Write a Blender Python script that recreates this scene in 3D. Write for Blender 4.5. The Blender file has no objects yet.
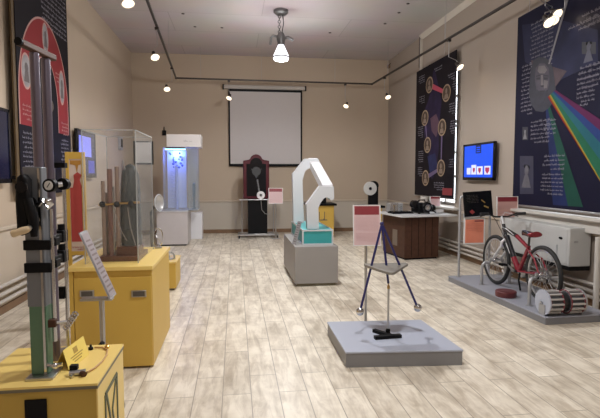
import bpy, bmesh, math, random
from mathutils import Vector, Matrix
random.seed(7)
C = bpy.context.scene.collection
PI = math.pi

# ------------------------------------------------------------------ camera
F_PX, EYE = 490.0, 1.55
PITCH = math.atan(34 / F_PX)
YAW = math.atan(65 / F_PX * math.cos(PITCH))
cam = bpy.data.cameras.new('camera'); cam.sensor_width = 36; cam.lens = F_PX / 600 * 36
cam.clip_start = .05
co = bpy.data.objects.new('camera', cam); C.objects.link(co)
co.location = (0, 0, EYE); co.rotation_euler = (PI / 2 - PITCH, 0, -YAW)
bpy.context.scene.camera = co
FW = Vector((math.sin(YAW) * math.cos(PITCH), math.cos(YAW) * math.cos(PITCH), -math.sin(PITCH)))
RT = Vector((math.cos(YAW), -math.sin(YAW), 0)); UP = RT.cross(FW)
def survey(px, py, axis, v):
    """where a sight line of the photograph meets the plane axis = v (metres)"""
    d = FW + RT * ((px - 300) / F_PX) + UP * ((209 - py) / F_PX)
    o = Vector((0, 0, EYE)); t = (v - o[axis]) / d[axis]
    return o + d * t

# ------------------------------------------------------------------ materials
MATS = {}
def mat(name, col, rough=.5, metal=0, var=.0, scale=8, emit=None, es=0, coat=0, bump=0, spec=.5):
    if name in MATS: return MATS[name]
    m = bpy.data.materials.new(name); m.use_nodes = True; nt = m.node_tree; b = nt.nodes['Principled BSDF']
    b.inputs['Base Color'].default_value = (*col, 1); b.inputs['Roughness'].default_value = rough
    b.inputs['Metallic'].default_value = metal; b.inputs['Coat Weight'].default_value = coat; b.inputs['Specular IOR Level'].default_value = spec
    if var or bump:
        tc = nt.nodes.new('ShaderNodeTexCoord'); no = nt.nodes.new('ShaderNodeTexNoise')
        no.inputs['Scale'].default_value = scale; no.inputs['Detail'].default_value = 5
        nt.links.new(tc.outputs['Object'], no.inputs['Vector'])
        if var:
            mx = nt.nodes.new('ShaderNodeMix'); mx.data_type = 'RGBA'
            mx.inputs[6].default_value = (*[max(0, c * (1 - var)) for c in col], 1)
            mx.inputs[7].default_value = (*[min(1, c * (1 + var)) for c in col], 1)
            nt.links.new(no.outputs['Fac'], mx.inputs[0]); nt.links.new(mx.outputs[2], b.inputs['Base Color'])
        if bump:
            bp = nt.nodes.new('ShaderNodeBump'); bp.inputs['Strength'].default_value = bump; bp.inputs['Distance'].default_value = .01
            nt.links.new(no.outputs['Fac'], bp.inputs['Height']); nt.links.new(bp.outputs['Normal'], b.inputs['Normal'])
    if emit:
        b.inputs['Emission Color'].default_value = (*emit, 1); b.inputs['Emission Strength'].default_value = es
    MATS[name] = m; return m

def clear(name, tint=(1, 1, 1), alpha=.12, rough=.05, ior=1.3, cap=1.0):
    """clear acrylic or glass sheet: mostly see-through, some gloss and a little haze"""
    if name in MATS: return MATS[name]
    m = bpy.data.materials.new(name); m.use_nodes = True; nt = m.node_tree
    for n in list(nt.nodes): nt.nodes.remove(n)
    out = nt.nodes.new('ShaderNodeOutputMaterial'); tr = nt.nodes.new('ShaderNodeBsdfTransparent')
    pb = nt.nodes.new('ShaderNodeBsdfPrincipled'); mx = nt.nodes.new('ShaderNodeMixShader'); fr = nt.nodes.new('ShaderNodeFresnel')
    ad = nt.nodes.new('ShaderNodeMath'); ad.operation = 'ADD'; ad.use_clamp = True; ad.inputs[1].default_value = alpha
    tr.inputs[0].default_value = (*tint, 1); pb.inputs['Base Color'].default_value = (*[.75 * t for t in tint], 1)
    pb.inputs['Roughness'].default_value = rough; fr.inputs[0].default_value = ior
    mn = nt.nodes.new('ShaderNodeMath'); mn.operation = 'MINIMUM'; mn.inputs[1].default_value = cap
    nt.links.new(fr.outputs[0], mn.inputs[0]); nt.links.new(mn.outputs[0], ad.inputs[0]); nt.links.new(ad.outputs[0], mx.inputs[0])
    nt.links.new(tr.outputs[0], mx.inputs[1]); nt.links.new(pb.outputs[0], mx.inputs[2]); nt.links.new(mx.outputs[0], out.inputs[0])
    MATS[name] = m; return m

# ------------------------------------------------------------------ mesh builder
ORIGIN = {}
class MB:
    def __init__(s): s.v = []; s.f = []; s.mi = []; s.m = 0
    def add(s, vs, fs):
        b = len(s.v); s.v += [tuple(v) for v in vs]
        for f in fs: s.f.append([b + i for i in f]); s.mi.append(s.m)
        return s
    def box(s, x0, x1, y0, y1, z0, z1):
        vs = [(x, y, z) for z in (z0, z1) for y in (y0, y1) for x in (x0, x1)]
        return s.add(vs, [(0, 2, 3, 1), (4, 5, 7, 6), (0, 1, 5, 4), (2, 6, 7, 3), (0, 4, 6, 2), (1, 3, 7, 5)])
    def obox(s, c, ux, uy, uz, hx, hy, hz):
        c, ux, uy, uz = map(Vector, (c, ux, uy, uz)); ux.normalize(); uy.normalize(); uz.normalize()
        vs = [c + ux * (hx * a) + uy * (hy * b) + uz * (hz * d) for d in (-1, 1) for b in (-1, 1) for a in (-1, 1)]
        return s.add(vs, [(0, 2, 3, 1), (4, 5, 7, 6), (0, 1, 5, 4), (2, 6, 7, 3), (0, 4, 6, 2), (1, 3, 7, 5)])
    def path(s, pts, r, n=10, closed=False, caps=True):
        pts = [Vector(p) for p in pts]; k = len(pts); rs = r if isinstance(r, (list, tuple)) else [r] * k
        d = [(pts[(i + 1) % k] - pts[i - 1]) if closed else (pts[min(i + 1, k - 1)] - pts[max(i - 1, 0)]) for i in range(k)]
        t = d[0].normalized(); a = t.orthogonal().normalized(); vs = []
        for i in range(k):
            t = d[i].normalized(); a = (a - t * a.dot(t)).normalized(); b = t.cross(a)
            vs += [pts[i] + (a * math.cos(2 * PI * j / n) + b * math.sin(2 * PI * j / n)) * rs[i] for j in range(n)]
        fs = []
        for i in range(k if closed else k - 1):
            i2 = (i + 1) % k
            fs += [(i * n + j, i * n + (j + 1) % n, i2 * n + (j + 1) % n, i2 * n + j) for j in range(n)]
        if not closed and caps: fs += [tuple(range(n))[::-1], tuple((k - 1) * n + j for j in range(n))]
        return s.add(vs, fs)
    def tube(s, p, q, r, r2=None, n=12): return s.path([p, q], [r, r if r2 is None else r2], n)
    def lathe(s, prof, c, axis=(0, 0, 1), n=24):
        w = Vector(axis).normalized(); a = w.orthogonal().normalized(); b = w.cross(a); c = Vector(c); vs = []; k = len(prof)
        for r, h in prof: vs += [c + w * h + (a * math.cos(2 * PI * j / n) + b * math.sin(2 * PI * j / n)) * r for j in range(n)]
        fs = []
        for i in range(k - 1): fs += [(i * n + j, i * n + (j + 1) % n, (i + 1) * n + (j + 1) % n, (i + 1) * n + j) for j in range(n)]
        if prof[0][0] > 1e-6: fs.append(tuple(range(n))[::-1])
        if prof[-1][0] > 1e-6: fs.append(tuple((k - 1) * n + j for j in range(n)))
        return s.add(vs, fs)
    def prism(s, poly, axis, a, b):
        """polygon in the plane across axis (0: y,z  1: x,z  2: x,y), thickened from a to b"""
        def P(u, v, w): return (w, u, v) if axis == 0 else (u, w, v) if axis == 1 else (u, v, w)
        n = len(poly); vs = [P(u, v, a) for u, v in poly] + [P(u, v, b) for u, v in poly]
        return s.add(vs, [tuple(range(n))[::-1], tuple(range(n, 2 * n))] + [(i, (i + 1) % n, n + (i + 1) % n, n + i) for i in range(n)])
    def sphere(s, c, r, n=20, sq=1.0):
        pr = [(r * math.sin(PI * i / 12), -r * sq * math.cos(PI * i / 12)) for i in range(13)]; pr[0] = (1e-7, pr[0][1]); pr[-1] = (1e-7, pr[-1][1])
        return s.lathe(pr, c, n=n)
    def torus(s, c, axis, R, r, n=40, k=10):
        w = Vector(axis).normalized(); a = w.orthogonal().normalized(); b = w.cross(a); c = Vector(c)
        return s.path([c + (a * math.cos(2 * PI * i / n) + b * math.sin(2 * PI * i / n)) * R for i in range(n)], r, k, closed=True)
    def xf(s, M): s.v = [tuple(M @ Vector(v)) for v in s.v]; return s
    def build(s, name, m, parent=None, bevel=0, seg=2, label=None, smooth=True):
        me = bpy.data.meshes.new(name); o = bpy.data.objects.new(name, me); C.objects.link(o)
        off = Vector((0, 0, 0))
        if parent is not None:
            off = ORIGIN[parent.name]; o.parent = parent; ORIGIN[o.name] = off
        else:
            xs, ys, zs = zip(*s.v); off = Vector(((min(xs) + max(xs)) / 2, (min(ys) + max(ys)) / 2, min(zs)))
            o.location = off; ORIGIN[o.name] = off
        me.from_pydata([tuple(Vector(v) - off) for v in s.v], [], s.f)
        ms = m if isinstance(m, (list, tuple)) else [m]
        for q in ms: me.materials.append(q)
        me.polygons.foreach_set('material_index', s.mi)
        bm = bmesh.new(); bm.from_mesh(me); bmesh.ops.recalc_face_normals(bm, faces=bm.faces); bm.to_mesh(me); bm.free()
        if smooth:
            me.polygons.foreach_set('use_smooth', [True] * len(me.polygons)); me.set_sharp_from_angle(angle=math.radians(38))
        if bevel:
            b = o.modifiers.new('edge', 'BEVEL'); b.width = bevel; b.segments = seg; b.limit_method = 'ANGLE'; b.angle_limit = math.radians(40)
        if label: o['label'] = label
        return o

def thing(name, label, cat, loc, group=None, rz=0):
    o = bpy.data.objects.new(name, None); C.objects.link(o); o.location = loc; o.empty_display_size = .1
    o['label'] = label; o['category'] = cat
    if group: o['group'] = group
    ORIGIN[o.name] = Vector(loc); return o
def tag(o, label, cat, group=None):
    o['label'] = label; o['category'] = cat
    if group: o['group'] = group
    return o
def struct(o): o['kind'] = 'structure'; return o
def dup(o, loc=None, label=None, parent=None):
    c = o.copy(); C.objects.link(c)
    if parent is not None: c.parent = parent
    if loc is not None: c.location = loc
    if label: c['label'] = label
    for ch in list(o.children): dup(ch, parent=c)
    return c

def script(mb, org, u, n, w, h, rows, gap=1.9, right=True, dens=1.0):
    """rows of small cursive-looking writing on the plane org + u*x + (0,0,1)*z, lifted along n"""
    org, u, n = Vector(org), Vector(u).normalized(), Vector(n).normalized(); z = Vector((0, 0, 1))
    def q(x0, x1, z0, z1):
        a = org + u * x0 + z * z0; b = org + u * x1 + z * z0; c = org + u * x1 + z * z1; d = org + u * x0 + z * z1
        e = n * .0012
        mb.add([a, b, c, d, a + e, b + e, c + e, d + e], [(4, 5, 6, 7), (0, 1, 5, 4), (1, 2, 6, 5), (2, 3, 7, 6), (3, 0, 4, 7)])
    for r in range(rows):
        zz = -r * h * gap; x = 0; lim = w * (1 if r < rows - 1 else random.uniform(.4, .9))
        while x < lim - h:
            L = min(random.uniform(1.2, 4.5) * h, lim - x)
            x0 = (w - x - L) if right else x
            q(x0, x0 + L, zz, zz + h * .28)
            k = x0
            while k < x0 + L - h * .2:
                if random.random() < .55 * dens: q(k, k + h * .22, zz, zz + h * random.uniform(.5, 1))
                if random.random() < .3 * dens: q(k, k + h * .2, zz - h * .35, zz - h * .15)
                k += h * .45
            x += L + h * .55

# ------------------------------------------------------------------ materials used
def plaster(name, col, var=.05):
    return mat(name, col, .85, var=var, scale=1.3)
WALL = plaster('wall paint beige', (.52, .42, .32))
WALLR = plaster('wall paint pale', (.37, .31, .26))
PALE = plaster('wainscot paint', (.53, .45, .36))
TRIM = mat('white trim paint', (.54, .51, .47), .5, var=.04)
BROWN = mat('brown skirting wood', (.20, .115, .06), .5, var=.2, scale=6)
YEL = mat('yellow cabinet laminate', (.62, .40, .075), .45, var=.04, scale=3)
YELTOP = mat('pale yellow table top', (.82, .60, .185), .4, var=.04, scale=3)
EDGE = mat('dark edge band', (.16, .14, .09), .5)
BLK = mat('black plastic', (.005, .005, .006), .5, var=.1, spec=.15)
BLKG = mat('glossy black', (.006, .006, .008), .15, spec=.3)
CHROME = mat('chrome', (.62, .62, .63), .12, 1, var=.05)
STEEL = mat('brushed steel', (.50, .50, .51), .35, 1, var=.1, scale=30)
GREYMET = mat('grey painted metal', (.36, .36, .37), .4, .3, var=.06)
GREY = mat('grey platform shaded side', (.23, .23, .24), .42, var=.05, scale=4)  # platform body grey, with the shade of its sides darkened in
GREYTOP = mat('blue grey with cool lamp tint', (.42, .45, .54), .38, var=.04, scale=4)  # cool overhead lamp light painted into the platform grey as paler blue
PLINTH = mat('grey plinth paint', (.30, .285, .275), .5, var=.05, scale=4)
WHITE = mat('white paint', (.56, .575, .60), .4, var=.02)
WHITEB = mat('white enamel', (.60, .60, .60), .35, var=.03)
DWOOD = mat('dark brown wood', (.07, .032, .02), .5, var=.35, scale=14, spec=.2)
MWOOD = mat('mahogany wood', (.11, .04, .022), .4, var=.3, scale=12)
MAROON = mat('maroon lacquer', (.07, .005, .011), .35, var=.15, spec=.3)
PINK = mat('pale pink sign paper', (.66, .47, .47), .35, var=.04, scale=20)
PINKTXT = mat('pink print', (.62, .38, .38), .5)
DRED = mat('dark red band', (.25, .032, .042), .4, var=.06)
ORANGE = mat('orange sign', (.80, .27, .17), .35, var=.12, scale=9)
PAPER = mat('white paper', (.78, .77, .76), .5, var=.03)
INK = mat('dark print', (.12, .10, .10), .6)
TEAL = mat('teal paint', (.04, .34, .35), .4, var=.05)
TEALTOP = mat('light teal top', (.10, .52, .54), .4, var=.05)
NAVY = mat('navy rod paint', (.02, .02, .12), .35, var=.05)
RUBBER = mat('tyre rubber', (.014, .014, .015), .7, var=.2, scale=60, bump=.4)
BRED = mat('bicycle red', (.20, .008, .02), .25, coat=.5, var=.05)
BWHITE = mat('bicycle white', (.58, .58, .60), .3, var=.03)
BRASS = mat('brass', (.55, .36, .14), .3, 1, var=.1)
ACRYL = clear('clear acrylic', (.985, .985, .98), .015, .04, 1.25, .10)
ACEDGE = clear('acrylic edge', (.93, .95, .94), .35, .2)
BULB = mat('lit halogen', (1, .9, .8), .3, emit=(1, .84, .60), es=1.9)
NAVYP = mat('poster midnight print', (.0085, .008, .024), .6, var=.35, scale=2, spec=.12)
BLACKP = mat('poster black print', (.010, .008, .012), .6, var=.3, scale=2, spec=.12)
PTXT = mat('poster white print', (.55, .53, .58), .6)
PTXT2 = mat('poster dim print', (.27, .255, .30), .6, spec=.1)

# floor: pale printed planks running down the hall
def floor_mat():
    m = bpy.data.materials.new('pale wood plank vinyl'); m.use_nodes = True; nt = m.node_tree; N = nt.nodes; L = nt.links; b = N['Principled BSDF']
    tc = N.new('ShaderNodeTexCoord'); mp = N.new('ShaderNodeMapping'); mp.inputs['Rotation'].default_value = (0, 0, PI / 2)
    L.new(tc.outputs['Object'], mp.inputs[0])
    br = N.new('ShaderNodeTexBrick'); br.inputs['Scale'].default_value = 1; br.offset = .37; br.offset_frequency = 2
    br.inputs['Brick Width'].default_value = .85; br.inputs['Row Height'].default_value = .2; br.inputs['Mortar Size'].default_value = .0035
    br.inputs['Mortar Smooth'].default_value = .3; br.inputs['Bias'].default_value = 0
    br.inputs['Color1'].default_value = (.46, .39, .295, 1); br.inputs['Color2'].default_value = (.92, .85, .72, 1); br.inputs['Mortar'].default_value = (.30, .245, .18, 1)
    L.new(mp.outputs[0], br.inputs[0])
    mp2 = N.new('ShaderNodeMapping'); mp2.inputs['Scale'].default_value = (7, 1.3, 1); L.new(tc.outputs['Object'], mp2.inputs[0])
    no = N.new('ShaderNodeTexNoise'); no.inputs['Scale'].default_value = 2.2; no.inputs['Detail'].default_value = 8; no.inputs['Roughness'].default_value = .65; no.inputs['Distortion'].default_value = .6
    L.new(mp2.outputs[0], no.inputs[0])
    rp = N.new('ShaderNodeValToRGB'); rp.color_ramp.elements[0].position = .36; rp.color_ramp.elements[0].color = (.52, .44, .34, 1)
    rp.color_ramp.elements[1].position = .58; rp.color_ramp.elements[1].color = (.96, .89, .76, 1)
    L.new(no.outputs['Fac'], rp.inputs[0])
    n2 = N.new('ShaderNodeTexNoise'); n2.inputs['Scale'].default_value = 5.5; n2.inputs['Detail'].default_value = 6; L.new(tc.outputs['Object'], n2.inputs[0])
    mx = N.new('ShaderNodeMix'); mx.data_type = 'RGBA'; mx.inputs[0].default_value = .42
    L.new(rp.outputs[0], mx.inputs[6]); L.new(br.outputs['Color'], mx.inputs[7])
    mu = N.new('ShaderNodeMix'); mu.data_type = 'RGBA'; mu.blend_type = 'MULTIPLY'; mu.inputs[0].default_value = .5
    r2 = N.new('ShaderNodeValToRGB'); r2.color_ramp.elements[0].position = .35; r2.color_ramp.elements[0].color = (.62, .58, .53, 1); r2.color_ramp.elements[1].position = .6
    L.new(n2.outputs['Fac'], r2.inputs[0]); L.new(mx.outputs[2], mu.inputs[6]); L.new(r2.outputs[0], mu.inputs[7])
    m3 = N.new('ShaderNodeMix'); m3.data_type = 'RGBA'; m3.inputs[7].default_value = (.33, .28, .22, 1)
    L.new(br.outputs['Fac'], m3.inputs[0]); L.new(mu.outputs[2], m3.inputs[6]); L.new(m3.outputs[2], b.inputs['Base Color'])
    b.inputs['Roughness'].default_value = .38
    return m
def ceil_mat():
    m = bpy.data.materials.new('ceiling board paint'); m.use_nodes = True; nt = m.node_tree; N = nt.nodes; L = nt.links; b = N['Principled BSDF']
    tc = N.new('ShaderNodeTexCoord'); mp = N.new('ShaderNodeMapping'); mp.inputs['Location'].default_value = (.35, 0.1, 0); L.new(tc.outputs['Object'], mp.inputs[0])
    br = N.new('ShaderNodeTexBrick'); br.inputs['Scale'].default_value = 1; br.offset = .5; br.inputs['Brick Width'].default_value = 3.6; br.inputs['Row Height'].default_value = 1.22
    br.inputs['Mortar Size'].default_value = .008; br.inputs['Color1'].default_value = (.60, .54, .545, 1); br.inputs['Color2'].default_value = (.63, .57, .575, 1); br.inputs['Mortar'].default_value = (.47, .42, .42, 1)
    L.new(mp.outputs[0], br.inputs[0])
    no = N.new('ShaderNodeTexNoise'); no.inputs['Scale'].default_value = .9; no.inputs['Detail'].default_value = 4; L.new(tc.outputs['Object'], no.inputs[0])
    mu = N.new('ShaderNodeMix'); mu.data_type = 'RGBA'; mu.blend_type = 'MULTIPLY'; mu.inputs[0].default_value = .25
    L.new(br.outputs['Color'], mu.inputs[6]); L.new(no.outputs['Color'], mu.inputs[7]); L.new(mu.outputs[2], b.inputs['Base Color'])
    b.inputs['Roughness'].default_value = .8
    return m

# ------------------------------------------------------------------ the room
XL, XR, YB, YF, ZC = -2.6, 4.2, 13.2, -3.0, 4.67
struct(MB().box(XL - .3, XR + .5, YF - .2, YB + .2, -.1, 0).build('floor', floor_mat()))
struct(MB().box(XL - .3, XR + .5, YF - .2, YB + .2, ZC, ZC + .1).build('ceiling', ceil_mat()))
struct(MB().box(XL - .2, XL, YF - .2, YB + .2, 0, ZC).build('wall_left', WALL))
struct(MB().box(XL, XR, YB, YB + .2, 0, ZC).build('wall_back', WALL))
struct(MB().box(XL, XR, YF - .2, YF, 0, ZC).build('wall_front', WALL))
# right wall with two window openings, which the hanging posters cover
WIN = [(4.9, 6.7, 1.10, 3.6), (8.97, 10.75, .93, 3.7)]
wr = MB(); ys = [YF]
for a, b, z0, z1 in WIN:
    wr.box(XR, XR + .35, ys[-1], a, 0, ZC); wr.box(XR, XR + .35, a, b, 0, z0); wr.box(XR, XR + .35, a, b, z1, ZC); ys.append(b)
wr.box(XR, XR + .35, ys[-1], YB, 0, ZC)
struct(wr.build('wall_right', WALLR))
SKYPANE = mat('daylit window glass', (.8, .85, .9), .2, emit=(.86, .93, 1), es=4)
for i, (a, b, z0, z1) in enumerate(WIN):
    w = MB().box(XR + .26, XR + .28, a, b, z0, z1).build('window_%d' % (i + 1), SKYPANE); struct(w)
    f = MB(); t = .06
    for (u0, u1, v0, v1) in ((a, a + t, z0, z1), (b - t, b, z0, z1), (a, b, z0, z0 + t), (a, b, z1 - t, z1), ((a + b) / 2 - t / 2, (a + b) / 2 + t / 2, z0, z1), (a, b, 2.6, 2.6 + t)):
        f.box(XR + .2, XR + .26, u0, u1, v0, v1)
    f.build('window_frame', TRIM, w)
# lower walls, rails, skirting
struct(MB().box(XL, XR, YB - .012, YB, .1, .83).build('trim_1', plaster('wainscot back', (.52, .465, .395))))
r = MB().box(XL, XR, YB - .035, YB, .83, .875); struct(r.build('trim_2', PALE, bevel=.008))
struct(MB().box(XL, XR, YB - .03, YB, 0, .1).build('baseboard_back', BROWN, bevel=.006))
struct(MB().box(XL, XL + .02, YF, YB - .04, .1, .93).build('trim_3', PALE))
struct(MB().box(XL, XL + .05, YF, YB - .04, .93, .975).build('trim_4', PALE, bevel=.008))
struct(MB().box(XL, XL + .025, YF, YB - .04, 0, .1).build('baseboard_left', BROWN, bevel=.006))
struct(MB().box(XR - .03, XR, YF, YB - .04, 0, .1).build('baseboard_right', BROWN, bevel=.006))
struct(MB().box(XR - .03, XR, YF, YB - .04, .83, .875).build('trim_5', PALE, bevel=.008))
struct(MB().box(XR - .13, XR, YF, 7.05, .875, 1.02).build('trim_6', TRIM, bevel=.006))
struct(MB().box(XR - .20, XR, YF, 7.1, 1.02, 1.06).build('trim_7', TRIM, bevel=.008))
struct(MB().box(XR - .16, XR + .26, 8.72, 10.95, .885, .928).build('trim_8', TRIM, bevel=.008))
# cove along the right edge of the ceiling
struct(MB().prism([(XR - .085, ZC), (XR, ZC), (XR, ZC - .085), (XR - .012, ZC - .085)], 1, YF, 10.8).build('trim_9', mat('cove paint', (.62, .57, .5), .6, var=.03)))
struct(MB().box(XR - .05, XR, 10.74, 10.8, 3.9, ZC - .085).build('trim_10', mat('pilaster paint', (.60, .55, .48), .7, var=.03)))
tag(MB().tube((XR - .03, 10.86, 3.98), (XR - .03, 10.86, ZC), .018).build('conduit_pipe', mat('dark conduit', (.12, .09, .07), .5)),
    'thin dark conduit running up to the ceiling above the portrait poster', 'pipe')
# heating pipes
def wall_pipe(x, z, y0, y1, r, lab, m, grp):
    p = thing('heating_pipe', lab, 'pipe', (x, (y0 + y1) / 2, z), grp)
    MB().tube((x, y0, z), (x, y1, z), r).build('pipe_run', m, p)
    b = MB()
    k = y0 + .6
    while k < y1:
        b.torus((x, k, z), (0, 1, 0), r + .004, .008, 14, 6)
        b.box(min(x, XL + .021) if x < 0 else x, x if x < 0 else XR - .034, k - .012, k + .012, z - .008, z + .008); k += 1.6
    b.build('pipe_bracket', m, p)
PIPEP = mat('pipe paint', (.55, .51, .46), .4, var=.05)
for i, z in enumerate((.34, .25, .17)):
    wall_pipe(XL + .075, z, 3.2, 12.9, .022, ['upper', 'middle', 'lowest'][i] + ' heating pipe running along the wall beneath the hung television', PIPEP, 'heating pipes under the hung television')
for i, z in enumerate((.28, .20, .125)):
    wall_pipe(XR - .085, z, 3.6, 12.9, .020, ['upper', 'middle', 'lowest'][i] + ' heating pipe running along the wall behind the bicycle', PIPEP, 'heating pipes behind the bicycle')

q = survey(164, 133, 1, YB - .05)
t = thing('wall_sensor', 'tiny dark sensor on the back wall above the blue showcase', 'sensor', (q.x, YB, q.z))
MB().box(q.x - .05, q.x + .05, YB - .05, YB, q.z - .06, q.z + .07).build('sensor_body', BLK, t, bevel=.01); MB().tube((q.x, YB - .03, q.z + .07), (q.x, YB - .03, q.z + .16), .012).build('sensor_stem', BLK, t)
q = survey(389.5, 66, 1, YB - .1)
t = thing('corner_bracket', 'small dark bracket with a hanging wire in the upper far room corner', 'bracket', (q.x, YB, q.z))
MB().box(q.x - .04, q.x + .05, YB - .10, YB, q.z - .05, q.z + .04).build('bracket_body', BROWN, t, bevel=.008)
MB().path([(q.x, YB - .06, q.z + .04), (q.x + .05, YB - .3, q.z + .09), (q.x + .02, YB - .8, ZC - .005)], .008, 6).build('hanging_wire', BLK, t)
# ------------------------------------------------------------------ ceiling anchors
for (px, py) in ((195, 27), (222, 28), (330, 33), (183, 14), (399, 13), (385, 24), (408, 4)):
    p = survey(px, py, 2, ZC - .01)
    tag(MB().lathe([(.028, ZC - .012), (.03, ZC - .004), (.03, ZC)], (p.x, p.y, 0), n=12).build('ceiling_anchor', mat('anchor', (.09, .07, .07), .5)),
        'small dark screw anchor fixed in the grey ceiling', 'anchor', 'ceiling anchors')

# ------------------------------------------------------------------ pendant lamp
PX, PY = .892, 9.5
p = thing('pendant_lamp', 'grey metal pendant lamp glowing white under the middle of the ceiling', 'lamp', (PX, PY, ZC))
GM = mat('lamp grey metal', (.20, .20, .205), .4, .6, var=.1)
MB().lathe([(.0001, ZC), (.14, ZC), (.14, ZC - .05), (.10, ZC - .085), (.0001, ZC - .09)], (PX, PY, 0)).build('ceiling_mount', GM, p)
ch = MB()
for k in range(7):
    z = ZC - .12 - k * .048
    ch.torus((PX - .03, PY, z), (1, 0, 0) if k % 2 else (0, 1, 0), .026, .008, 12, 6)
ch.build('chain', GM, p)
MB().path([(PX + .03, PY, ZC - .07), (PX + .05, PY, ZC - .25), (PX + .02, PY, ZC - .42)], .008, 6).build('cord', BLK, p)
MB().lathe([(.0001, 4.26), (.05, 4.25), (.075, 4.20), (.09, 4.17), (.085, 4.12), (.07, 4.06), (.07, 4.02)], (PX, PY, 0)).build('ballast_housing', GM, p)
a = MB(); a.path([(PX - .05, PY, 4.17), (PX - .15, PY, 4.19), (PX - .19, PY, 4.15), (PX - .20, PY, 4.02)], .024, 8); a.path([(PX + .06, PY, 4.15), (PX + .13, PY, 4.17), (PX + .24, PY, 4.12)], .03, 8)
a.build('side_bracket', GM, p)
GLOW = mat('lit lamp shade', (.95, .95, 1), .4, emit=(.93, .95, 1), es=2.2)
MB().lathe([(.055, 4.02), (.07, 3.985), (.105, 3.91), (.150, 3.815), (.152, 3.805)], (PX, PY, 0), n=32).build('lamp_shade', GLOW, p)
MB().torus((PX, PY, 3.795), (0, 0, 1), .150, .013).build('shade_rim', GM, p)
MB().lathe([(.146, 3.785), (.150, 3.765), (.13, 3.735), (.07, 3.718), (.0001, 3.714)], (PX, PY, 0), n=32).build('lamp_lens', GLOW, p)

# ------------------------------------------------------------------ light track and its spots
TZ = 3.9
TRK = mat('track dark bronze', (.045, .035, .03), .45, .3, var=.1)
t = thing('light_track', 'long dark suspended light track bending round three sides of the hall', 'light track', (1, 12.4, TZ))
def rail(name, a, b):
    a, b = Vector(a), Vector(b); d = (b - a); u = d.normalized()
    MB().obox((a + b) / 2, u, Vector((0, 0, 1)).cross(u), (0, 0, 1), d.length / 2, .018, .018).build(name, TRK, t, bevel=.004)
A0, A1, A2, A3 = (-.95, 2.6, TZ), (-1.40, 12.38, TZ), (3.54, 12.52, TZ), (3.86, 2.6, TZ)
rail('track_rail', A0, A1); rail('track_rail', A1, A2); rail('track_rail', A2, A3)
MB().sphere(A1, .03).build('corner_joint', TRK, t); MB().sphere(A2, .03).build('corner_joint', TRK, t)
w = MB()
def on_rail(y):
    if y > 12.35: return None
    return y
for (a, b) in ((A0, A1), (A2, A3), (A1, A2)):
    for k in (.12, .42, .8):
        q = Vector(a).lerp(Vector(b), k); w.tube(q, (q.x, q.y, ZC), .004, n=6)
w.build('suspension_wire', STEEL, t)
def track_x(px, py, side):
    # spot height is fixed; its plan position follows the sight line
    return survey(px, py, 2, 3.42) if side != 'back' else survey(px, py, 1, 12.42)
spots = []
def spot_lamp(bulb, top, aim, lab):
    b, top, aim = Vector(bulb), Vector(top), Vector(aim).normalized()
    s = thing('track_spot_lamp', lab, 'spot lamp', tuple(top), 'halogen spot lamps hanging from the track')
    MB().box(top.x - .03, top.x + .03, top.y - .03, top.y + .03, TZ - .055, TZ - .019).build('track_adapter', TRK, s, bevel=.004)
    back = b - aim * .10
    MB().path([(top.x, top.y, TZ - .05), (top.x, top.y, back.z + .09), tuple(back + Vector((0, 0, .05))), tuple(back)], .006, 6).build('stem', STEEL, s)
    MB().lathe([(.0001, -.12), (.026, -.115), (.03, -.07), (.026, -.05)], b, aim, 14).build('lamp_holder', TRK, s)
    MB().lathe([(.026, -.055), (.048, -.03), (.068, 0), (.072, .012), (.068, .012), (.046, -.02)], b, aim, 20).build('reflector', CHROME, s)
    MB().lathe([(.0001, -.03), (.04, -.022), (.062, .006), (.045, .024), (.0001, .034)], b, aim, 16).build('bulb', BULB, s)
    spots.append((b, aim))
LS = [((128, 3), 'l', (.25, -.35, -.9), 'glowing spot lamp on the track nearest above the arched banner'),
      ((155, 57), 'l', (.3, -.55, -.8), 'glowing spot lamp on the track between the banner lamp and the track corner'),
      ((167, 89), 'l', (.2, -.6, -.8), 'glowing spot lamp just in front of the track corner over the blue showcase'),
      ((229, 98), 'b', (-.3, -.5, -.8), 'small spot lamp over the upper corner of the projection screen'),
      ((346, 106), 'b', (-.4, -.5, -.8), 'small spot lamp on the back track between screen and room corner'),
      ((388, 97), 'r', (.1, -.6, -.75), 'small spot lamp on the track near the far room corner beside the portrait poster'),
      ((460, 67), 'r', (.35, -.55, -.7), 'spot lamp hanging by the upper edge of the portrait poster'),
      ((549, 22), 'r', (.1, -.6, -.7), 'lower spot lamp of three hanging in front of the rainbow poster'),
      ((553, 20), 'r', (-.1, -.6, -.65), 'middle spot lamp of three hanging in front of the rainbow poster'),
      ((557, 14), 'r', (.15, -.65, -.55), 'upper spot lamp of three hanging in front of the rainbow poster')]
for i, ((px, py), side, aim, lab) in enumerate(LS):
    if side == 'b':
        b = survey(px, py, 1, 12.40); x = b.x; tp = (x, 12.38 + (x + 1.4) / 4.94 * .14, TZ)
    else:
        z = 3.42
        if i == 7: z = 3.30
        if i == 8: z = 3.44
        if i == 9: z = 3.55
        b = survey(px, py, 2, z)
        if side == 'l': tp = (-.95 + (b.y - 2.6) / 9.78 * -.45, b.y, TZ)
        else: tp = (3.86 + (b.y - 2.6) / 9.92 * -.32, b.y, TZ)
    spot_lamp(b, tp, aim, lab)

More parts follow.
